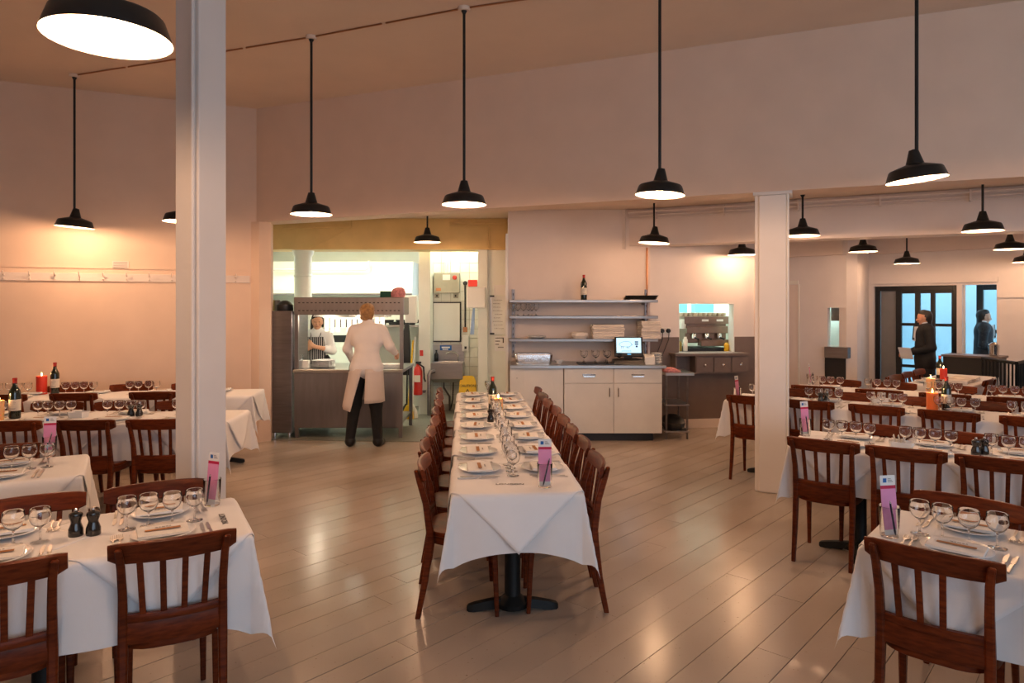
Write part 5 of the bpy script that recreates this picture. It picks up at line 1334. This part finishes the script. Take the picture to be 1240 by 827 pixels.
# fire extinguisher, mops and pipes
ex = thing('fire_extinguisher', 'red fire extinguisher standing on its wall bracket by the pier', 'extinguisher', (X_(506, 10.3), 10.3, Z_(478, 10.3)))
MB().lathe([(.06, 0), (.07, .01), (.07, .36), (.055, .41), (.025, .44), (.02, .47)], 20).build('cylinder', 'red_paint', ex, smooth=True)
MB().box(-.03, .05, -.015, .015, .47, .50).build('valve', 'plastic_black', ex)
MB().tube([(.0, -.02, .48), (.09, -.03, .42), (.10, -.03, .25), (.12, -.03, .20)], .014, 8).build('hose', 'plastic_black', ex, smooth=True)
MB().box(-.045, .045, -.074, -.066, .2, .3).build('label', 'label_paper', ex)
MB().box(-.10, .10, .07, .19, .02, .05).box(-.02, .02, .05, .2, .30, .33).build('bracket', 'dark_steel', ex)
for k, (px, m_, lab) in enumerate(((494, 'sign_yellow', 'yellow handled mop leaning by the pier'), (498, 'plastic_white', 'white handled broom leaning by the pier'), (490.5, 'plastic_black', 'black handled brush leaning by the pass'))):
    b_ = thing('mop' if k != 2 else 'brush', lab, 'mop', (X_(px, 10.1), 10.1 + .08 * k, 0))
    MB().tube([(0, 0, .12), (.05 - .03 * k, .18, 1.15 + .05 * k)], .013, 8).build('pole', m_, b_, smooth=True)
    MB().loft([rrect(0, 0, 0, .17, .12, .4), rrect(0, 0, .10, .15, .10, .4), rrect(0, 0, .2, .05, .05, .4)]).build('mop_head', ('sign_yellow', 'plastic_white', 'plastic_black')[k], b_, smooth=True)
one('fire_sign', MB().box(X_(500, 10.45), X_(503.5, 10.45), 10.485, 10.497, Z_(435, 10.45), Z_(417, 10.45)), 'sign_red', 'tall narrow red sign above the extinguisher', 'sign') if False else None
one('fire_sign', MB().box(X_(508.5, 10.5), X_(512.5, 10.5), 10.485, 10.499, Z_(431, 10.5), Z_(424, 10.5)), 'sign_red', 'small red sign on the pier above the extinguisher', 'sign')
one('apron_on_hook', MB().loft([rrect(0, 0, 0, .16, .08, .4), rrect(0, 0, .5, .14, .08, .4), rrect(.02, 0, .8, .05, .04, .4)]), 'plastic_black', 'dark aprons hanging beside the pass', 'apron', (X_(491.5, 10.4), 10.4, .62), smooth=True)
one('paper_roll_holder', MB().box(-.09, .09, -.08, .08, 0, .42), 'plastic_white', 'white dispenser hanging beside the gantry', 'dispenser', (X_(498, 10.45), 10.45, Z_(391, 10.45)), bevel=.02)
one('floor_pipe', MB().tube([(X_(519.5, 10.4), 10.4, 0), (X_(519.5, 10.4), 10.4, .62), (X_(520.5, 10.4), 10.42, .66), (X_(526, 10.4), 10.45, .67)], .03, 12), 'dark_steel', 'grey upright waste pipe left of the basin', 'pipe', smooth=True)
# wet floor sign
cs = thing('wet_floor_sign', 'yellow folding caution sign on the kitchen floor', 'sign', (X_(566.5, 10.55), 10.55, 0))
for s in (-1, 1):
    m = MB(); 
    def ring(z, w, y): return [(-w, y - .008, z), (w, y - .008, z), (w, y + .008, z), (-w, y + .008, z)]
    m.loft([ring(0, .15, s * .14), ring(.5, .125, s * .03), ring(.57, .10, s * .012), ring(.59, .06, s * .01)]).build('panel', 'sign_yellow', cs, bevel=.003)
tm = text_mesh('CAUTION', .055, 'print_black', .0008); o = link('lettering', tm, cs, (0, -.066, .44)); o.rotation_euler = (R(90 - 12), 0, 0)
m = MB().loft([[(-.06, -.001, 0), (.06, -.001, 0), (.0, -.001, .10)], [(-.06, .001, 0), (.06, .001, 0), (.0, .001, .10)]]); o = link('triangle', m.mesh('triangle', 'print_black'), cs, (0, -.087, .30)); o.rotation_euler = (R(-12), 0, 0)
m = MB().loft([[(-.038, -.002, .012), (.038, -.002, .012), (.0, -.002, .078)], [(-.038, .0, .012), (.038, .0, .012), (.0, .0, .078)]]); o = link('triangle_field', m.mesh('triangle_field', 'sign_yellow'), cs, (0, -.088, .30)); o.rotation_euler = (R(-12), 0, 0)

# ================================================================== BALUSTRADE AT THE RIGHT
bl = thing('stair_railing', 'black metal stair railing at the right in front of the end wall', 'railing', (0, 0, 0))
q1, q2, q3 = (X_(1190, 9.2), 9.2), (X_(1231, 8.4), 8.4), (X_(1262, 9.3), 9.3)
for a, b in ((q1, q2), (q2, q3)):
    MB().tube([(a[0], a[1], .97), (b[0], b[1], .97)], .022, 8).build('handrail', 'iron', bl, smooth=True)
    MB().tube([(a[0], a[1], .12), (b[0], b[1], .12)], .014, 8).build('bottom_rail', 'iron', bl, smooth=True)
    n = int(math.hypot(b[0] - a[0], b[1] - a[1]) / .085)
    for k in range(n + 1):
        t_ = k / n; x, y = a[0] + (b[0] - a[0]) * t_, a[1] + (b[1] - a[1]) * t_
        MB().tube([(x, y, 0 if k in (0, n) else .12), (x, y, .97)], .016 if k in (0, n) else .011, 6).build('baluster', 'iron', bl, smooth=True)
sc_ = thing('side_counter', 'dark counter behind the stair railing', 'counter', (X_(1175, 9.9), 9.9, 0), R(-48))
MB().box(-.35, .35, 0, .4, 0, .92).build('counter_body', 'plastic_black', sc_, bevel=.006); MB().box(-.37, .37, -.02, .42, .92, .95).build('counter_top', 'dado_brown', sc_, bevel=.004)
one('ice_bucket', MB().lathe([(.05, 0), (.06, .01), (.07, .16), (.05, .18), (.02, .2)], 18), 'chrome', 'steel wine cooler on the dark counter behind the railing', 'bucket', (X_(1199, 9.9), 9.82, .95), smooth=True)
# ================================================================== PEOPLE
def V(*a): return np.array(a, float)
def hand_prims(w, d, nrm, side, curl=0.5):
    """w wrist, d direction of the fingers, nrm palm normal, side vector towards the thumb"""
    d = d / np.linalg.norm(d); nrm = nrm / np.linalg.norm(nrm); side = side / np.linalg.norm(side)
    P = []; k = .010
    c = w + d * .045
    P.append((w, w + d * .03, .024, .026, 1.0, .02))
    for q in (-1, -.35, .35, 1): P.append((w + d * .02 + side * .012 * q, w + d * .078 + side * .026 * q, .016, .0135, 1.0, .012))
    for q, ln in ((1, .068), (.35, .078), (-.35, .072), (-1, .056)):
        a = w + d * .082 + side * .027 * q
        d1 = d * math.cos(curl * .7) + nrm * math.sin(curl * .7); d2 = d * math.cos(curl * 1.7) + nrm * math.sin(curl * 1.7)
        b = a + d1 * ln * .5; e = b + d2 * ln * .5
        P += [(a, b, .0098, .0088, 1.0, .006), (b, e, .0088, .0075, 1.0, .006)]
    a = w + d * .028 + side * .030; b = a + (side * .7 + d * .7) * .035; e = b + (d * .9 + nrm * .4 + side * .1) * .032
    P += [(a, b, .0125, .011, 1.0, .010), (b, e, .011, .0085, 1.0, .006)]
    return P
def head_prims(c, yaw=0.0, s=1.0):
    cy, sy = math.cos(yaw), math.sin(yaw)
    def h(x, y, z): x, y, z = x * s, y * s, z * s; return V(c[0] + cy * x - sy * y, c[1] + sy * x + cy * y, c[2] + z)
    P = [(h(0, .025, .03), h(0, -.015, .035), .083 * s, .078 * s, 1.0, .03), (h(0, -.01, -.01), h(0, -.030, -.080), .070 * s, .040 * s, 1.0, .03),
         (h(0, -.083, .005), h(0, -.104, -.028), .008 * s, .0125 * s, 1.0, .012), (h(-.012, -.094, -.032), h(.012, -.094, -.032), .009 * s, .009 * s, 1.0, .01),
         (h(-.03, -.076, .022), h(.03, -.076, .022), .014 * s, .014 * s, 1.0, .015), (h(-.02, -.080, -.056), h(.02, -.080, -.056), .010 * s, .010 * s, 1.0, .012)]
    for q in (-1, 1): P += [(h(.079 * q, .012, .012), h(.076 * q, .008, -.022), .014 * s, .010 * s, 1.0, .008), (h(.045 * q, -.055, -.022), h(.04 * q, -.055, -.02), .024 * s, .022 * s, 1.0, .02)]
    return P, h
def face_parts(p, h, s=1.0):
    for q in (-1, 1):
        c = h(.031 * q, -.083, .008)
        MB().lathe([(.0, -.008), (.006, -.006), (.010, 0), (.006, .006), (0, .008)], 12, tuple(c), cap=False).build('eye', 'eye', p, smooth=True)
        a, b = h(.016 * q, -.089, .027), h(.048 * q, -.080, .028); MB().tube([tuple(a), tuple((a + b) / 2 + V(0, -.002, .004)), tuple(b)], [.002, .0035, .0015], 6).build('eyebrow', 'hair_dark', p, smooth=True)
    a, b = h(-.022, -.086, -.056), h(.022, -.086, -.056); m_ = (a + b) / 2; f = h(0, -.094, -.057)
    MB().tube([tuple(a), tuple(f), tuple(b)], [.002, .005, .002], 8).build('mouth', 'lips', p, smooth=True)
def ofs(P, d): return [(a, b, ra + d, rb + d) + tuple(r) for (a, b, ra, rb, *r) in P]

# ---------------- waiter seen from behind, leaning on the pass (local +y points to the kitchen)
WX, WY = X_(443, 8.17), 8.17
w = thing('person', 'person in white jacket and long apron leaning on the kitchen pass, seen from behind', 'person', (WX, WY, 0))
hd_c = V(-.015, .17, 1.575)
HP, hh = head_prims(hd_c, PI - .12, .98)
legs = [(V(-.10, .03, .93), V(-.145, .06, .50), .092, .062), (V(-.145, .06, .50), V(-.185, -.02, .09), .060, .040), (V(.09, .03, .93), V(.115, .03, .50), .092, .062), (V(.115, .03, .50), V(.145, -.01, .09), .060, .040)]
feet = [(V(-.185, -.03, .055), V(-.195, .13, .035), .043, .036), (V(.145, -.02, .055), V(.16, .13, .035), .043, .036)]
torso = [(V(-.06, .03, .93), V(.06, .03, .93), .125, .125, .9), (V(0, .03, .95), V(0, .05, 1.10), .150, .128, .8), (V(0, .05, 1.10), V(0, .11, 1.32), .128, .150, .75), (V(-.13, .12, 1.38), V(.13, .12, 1.38), .068, .068), (V(-.08, .10, 1.27), V(.08, .10, 1.27), .11, .11, .9)]
neck = [(V(0, .13, 1.40), V(-.01, .16, 1.52), .058, .052)]
lh, rh = V(-.225, .44, .915), V(.325, .16, 1.10)
arms = [(V(-.175, .12, 1.375), V(-.262, .17, 1.15), .055, .045), (V(-.262, .17, 1.15), lh, .044, .028), (V(.175, .12, 1.375), V(.275, .06, 1.19), .055, .045), (V(.275, .06, 1.19), rh, .044, .028)]
hands = hand_prims(lh, V(0.02, .9, -.22), V(0, -.2, -1), V(1, 0, 0), .35) + hand_prims(rh, V(.25, .7, -.45), V(-1, .2, 0), V(0, .5, .8), .9)
link('body', sdf_mesh('body', HP + neck + torso + legs + feet + arms + hands, 'skin'), w)
link('jacket', sdf_mesh('jacket', ofs(torso[1:], .012) + ofs(arms[:1], .010) + [(arms[1][0], arms[1][0] + (arms[1][1] - arms[1][0]) * .9, .052, .040)] + ofs(arms[2:3], .010) + [(arms[3][0], arms[3][0] + (arms[3][1] - arms[3][0]) * .9, .052, .040)] + [(V(-.085, .03, .93), V(.085, .03, .93), .118, .118, 1.1), (V(-.06, .03, 1.02), V(.06, .03, 1.02), .105, .105, 1.0), (V(0, .13, 1.41), V(-.005, .15, 1.475), .072, .066)], 'jacket_white', .009), w)
link('trousers', sdf_mesh('trousers', ofs(legs, .016) + [(V(-.05, .03, .90), V(.05, .03, .90), .115, .115, .9)], 'trousers_black', .009), w)
link('boots', sdf_mesh('boots', ofs(feet, .012) + [(V(-.185, -.015, .07), V(-.178, -.01, .17), .055, .053), (V(.145, -.005, .07), V(.142, 0, .17), .055, .053)], 'shoe_black', .008), w)
# long apron, open at the back over the left leg
ap = MB(); rings = []
N_ = 30
for i in range(N_ + 1):
    a = -PI / 2 + .10 + (2 * PI - .20) * i / N_          # angle around the body, gap at the back (-y)
    col = []
    for k in range(9):
        z = .93 - k * .05; t_ = k / 8
        rx, ry = .200 + .015 * t_, .150 + .05 * t_
        x, y = rx * math.cos(a), .03 + ry * math.sin(a)
        fr_ = i / N_
        if fr_ > .55:                                           # left panel swings out with the stride
            sw = (fr_ - .55) / .45; x -= .13 * t_ * sw; z -= .10 * t_ * sw; y += .02 * t_
        col.append((x + .006 * math.sin(a * 9) * t_, y, z))
    rings.append(col)
ap.loft(rings, cap=False, closed=False)
apo = ap.build('apron', 'apron_cream', w, smooth=True, angle=80)
md = apo.modifiers.new('thickness', 'SOLIDIFY'); md.thickness = .004
hairP = [(hh(0, .03, .045), hh(0, -.015, .058), .088, .080), (hh(0, .065, .0), hh(0, .07, -.035), .060, .045), (hh(.0, .095, .0), hh(.01, .118, .012), .046, .040), (hh(-.055, .02, .0), hh(-.05, .04, -.04), .035, .03), (hh(.055, .02, .0), hh(.05, .04, -.04), .035, .03)]
link('hair', sdf_mesh('hair', hairP, 'hair_blond', .007, .02), w)
face_parts(w, hh)

# ---------------- chef facing the viewer behind the pass (local -y is forward)
CXp, CYp = X_(384.5, 9.85), 9.85
c = thing('person', 'chef with dark hair in white shirt and striped apron, hands clasped behind the pass', 'person', (CXp, CYp, 0))
HP, hh = head_prims(V(.0, -.01, 1.435), R(14), .98)
legs = [(V(-.09, 0, .86), V(-.10, 0, .46), .088, .06), (V(-.10, 0, .46), V(-.10, 0, .08), .058, .038), (V(.09, 0, .86), V(.10, 0, .46), .088, .06), (V(.10, 0, .46), V(.10, 0, .08), .058, .038)]
feet = [(V(-.10, .02, .045), V(-.11, -.14, .032), .04, .033), (V(.10, .02, .045), V(.11, -.14, .032), .04, .033)]
torso = [(V(-.05, 0, .88), V(.05, 0, .88), .12, .12, .9), (V(0, 0, .90), V(0, 0, 1.03), .135, .12, .8), (V(0, 0, 1.03), V(0, 0, 1.20), .12, .135, .75), (V(-.115, 0, 1.255), V(.115, 0, 1.255), .06, .06)]
neck = [(V(0, 0, 1.27), V(0, -.005, 1.40), .05, .047)]
lw, rw = V(.025, -.235, 1.10), V(-.085, -.225, 1.06)
arms = [(V(.155, 0, 1.25), V(.215, -.01, 1.03), .05, .042), (V(.215, -.01, 1.03), lw, .040, .026), (V(-.155, 0, 1.25), V(-.215, -.02, 1.03), .05, .042), (V(-.215, -.02, 1.03), rw, .040, .026)]
hands = hand_prims(lw, V(-.75, -.3, .45), V(-.2, .9, 0), V(0, -.3, .9), 1.0) + hand_prims(rw, V(.7, -.3, .4), V(.2, .9, 0), V(0, -.3, .9), 1.0)
link('body', sdf_mesh('body', HP + neck + torso + legs + feet + arms + hands, 'skin'), c)
link('shirt', sdf_mesh('shirt', ofs(torso[1:], .018) + ofs([arms[0], arms[2]], .016) + [(arms[1][0], arms[1][0] + (arms[1][1] - arms[1][0]) * .35, .058, .050), (arms[3][0], arms[3][0] + (arms[3][1] - arms[3][0]) * .35, .058, .050), (V(0, 0, 1.29), V(0, -.003, 1.325), .066, .062)], 'shirt_white', .008), c)
link('trousers', sdf_mesh('trousers', ofs(legs, .014) + ofs(torso[:1], .01), 'trousers_black', .012), c)
link('shoes', sdf_mesh('shoes', ofs(feet, .01), 'shoe_black', .010), c)
m = MB(); rings = []
for i in range(15):
    a = -PI / 2 + (i / 14 - .5) * 2.1; col_ = []
    for z in (1.23, 1.15, 1.05, .95, .85, .7, .5):
        k_ = (1.0 if z < 1.1 else 1.0 - (z - 1.1) * 1.6)
        an = -PI / 2 + (a + PI / 2) * k_
        r_ = .158 if z > 1.0 else .162; col_.append((r_ * math.cos(an), -.005 + r_ * .90 * math.sin(an) - .006, z))
    rings.append(col_)
m.loft(rings, cap=False, closed=False)
apo = m.build('apron', 'stripe', c, smooth=True, angle=80); md = apo.modifiers.new('thickness', 'SOLIDIFY'); md.thickness = .006
MB().tube([(-.06, -.125, 1.225), (-.075, -.06, 1.305), (-.05, .05, 1.31)], .009, 6).tube([(.06, -.125, 1.225), (.075, -.06, 1.305), (.05, .05, 1.31)], .009, 6).build('apron_strap', 'stripe', c, smooth=True)
hairP = [(hh(0, .035, .05), hh(0, .0, .062), .087, .080), (hh(0, .055, .0), hh(0, .06, -.06), .065, .05), (hh(-.074, .0, .03), hh(-.078, .015, -.10), .022, .022), (hh(.074, .01, .03), hh(.076, .02, -.06), .018, .016), (hh(-.055, -.045, .075), hh(-.01, -.06, .088), .024, .018)]
link('hair', sdf_mesh('hair', hairP, 'hair_dark', .007, .02), c)
face_parts(c, hh)

# ---------------- man in a dark suit by the glazed doors, and a figure for his reflection
def suited(x, y, rz, label, suit, look=0.0, s=.94, hold=True):
    p = thing('person', label, 'person', (x, y, 0), rz); p.scale = (s, s, s)
    HP, hh = head_prims(V(0, -.01, 1.555), look, 1.05)
    legs = [(V(-.09, 0, .90), V(-.10, 0, .50), .095, .065), (V(-.10, 0, .50), V(-.10, .02, .09), .062, .042), (V(.09, 0, .90), V(.10, 0, .50), .095, .065), (V(.10, 0, .50), V(.10, .02, .09), .062, .042)]
    feet = [(V(-.10, .03, .05), V(-.11, -.16, .035), .045, .036), (V(.10, .03, .05), V(.11, -.16, .035), .045, .036)]
    torso = [(V(-.06, 0, .92), V(.06, 0, .92), .13, .13, .9), (V(0, 0, .94), V(0, 0, 1.10), .155, .145, .85), (V(0, 0, 1.10), V(0, .0, 1.30), .145, .16, .8), (V(-.15, .01, 1.375), V(.15, .01, 1.375), .072, .072)]
    neck = [(V(0, .01, 1.40), V(0, -.005, 1.52), .062, .058)]
    lw, rw = V(.14, -.27, .98), V(-.14, -.26, .95)
    arms = [(V(.195, .01, 1.36), V(.245, .04, 1.08), .058, .048), (V(.245, .04, 1.08), lw, .046, .029), (V(-.195, .01, 1.36), V(-.245, .04, 1.08), .058, .048), (V(-.245, .04, 1.08), rw, .046, .029)]
    hands = hand_prims(lw, V(-.5, -.8, .1), V(0, .2, -1), V(0, 0, 1), .6) + hand_prims(rw, V(.5, -.8, .1), V(0, .2, -1), V(0, 0, 1), .6)
    link('body', sdf_mesh('body', HP + neck + torso + legs + feet + arms + hands, 'skin', .009), p)
    link('jacket', sdf_mesh('jacket', ofs(torso[1:], .024) + [(V(-.06, 0, .88), V(.06, 0, .88), .160, .160, .9), (V(-.06, 0, .80), V(.06, 0, .80), .150, .150, .9)] + ofs([arms[0], arms[2]], .020) + [(arms[1][0], arms[1][0] + (arms[1][1] - arms[1][0]) * .9, .066, .044), (arms[3][0], arms[3][0] + (arms[3][1] - arms[3][0]) * .9, .066, .044)] + [(V(0, .03, 1.41), V(0, .035, 1.44), .072, .066)], suit, .010), p)
    link('trousers', sdf_mesh('trousers', ofs(legs, .018) + ofs(torso[:1], .016), suit, .014), p)
    link('shoes', sdf_mesh('shoes', ofs(feet, .010), 'shoe_black', .012), p)
    link('collar', sdf_mesh('collar', [(V(0, .005, 1.435), V(0, .0, 1.475), .074, .068)], 'shirt_white', .008), p)
    m = MB().loft([[(-.05, -.155, 1.42), (.05, -.155, 1.42), (.05, -.10, 1.42), (-.05, -.10, 1.42)], [(-.012, -.178, 1.18), (.012, -.178, 1.18), (.012, -.12, 1.18), (-.012, -.12, 1.18)]])
    m.build('shirt_front', 'shirt_white', p)
    MB().loft([[(-.012, -.168, 1.43), (.012, -.168, 1.43), (.012, -.15, 1.43), (-.012, -.15, 1.43)], [(-.022, -.186, 1.20), (.022, -.186, 1.20), (.022, -.16, 1.20), (-.022, -.16, 1.20)]]).build('tie', 'tie_dark', p)
    hairP = [(hh(0, .035, .050), hh(0, -.005, .068), .086, .078), (hh(0, .05, .02), hh(0, .055, -.05), .072, .055), (hh(-.06, .02, .02), hh(-.06, .03, -.01), .03, .026), (hh(.06, .02, .02), hh(.06, .03, -.01), .03, .026), (hh(-.02, -.035, .10), hh(.02, -.045, .098), .030, .028)]
    link('hair', sdf_mesh('hair', hairP, 'hair_dark', .008, .02), p)
    face_parts(p, hh)
    return p
mx, my = X_(1120, 10.75), 10.75
suited(mx, my, R(-108), 'person in black suit facing left in front of the glazed doors', 'suit_black', R(-12), .945)
o = one('open_menu', MB().box(-.09, .09, -.002, .002, -.11, .11), 'paper', 'white sheet held by the person in the black suit', 'paper', (mx - .36, my - .10, .93), R(40)); o.rotation_euler = (R(35), 0, R(-50))
gp = lob((t165 + t207) / 2 - .12, .75)
suited(gp[0], gp[1], R(62), 'figure in dark grey suit facing right behind the glass panel, as a reflection', 'suit_grey', R(10), .945)  # second figure set behind the glass to stand for a reflection
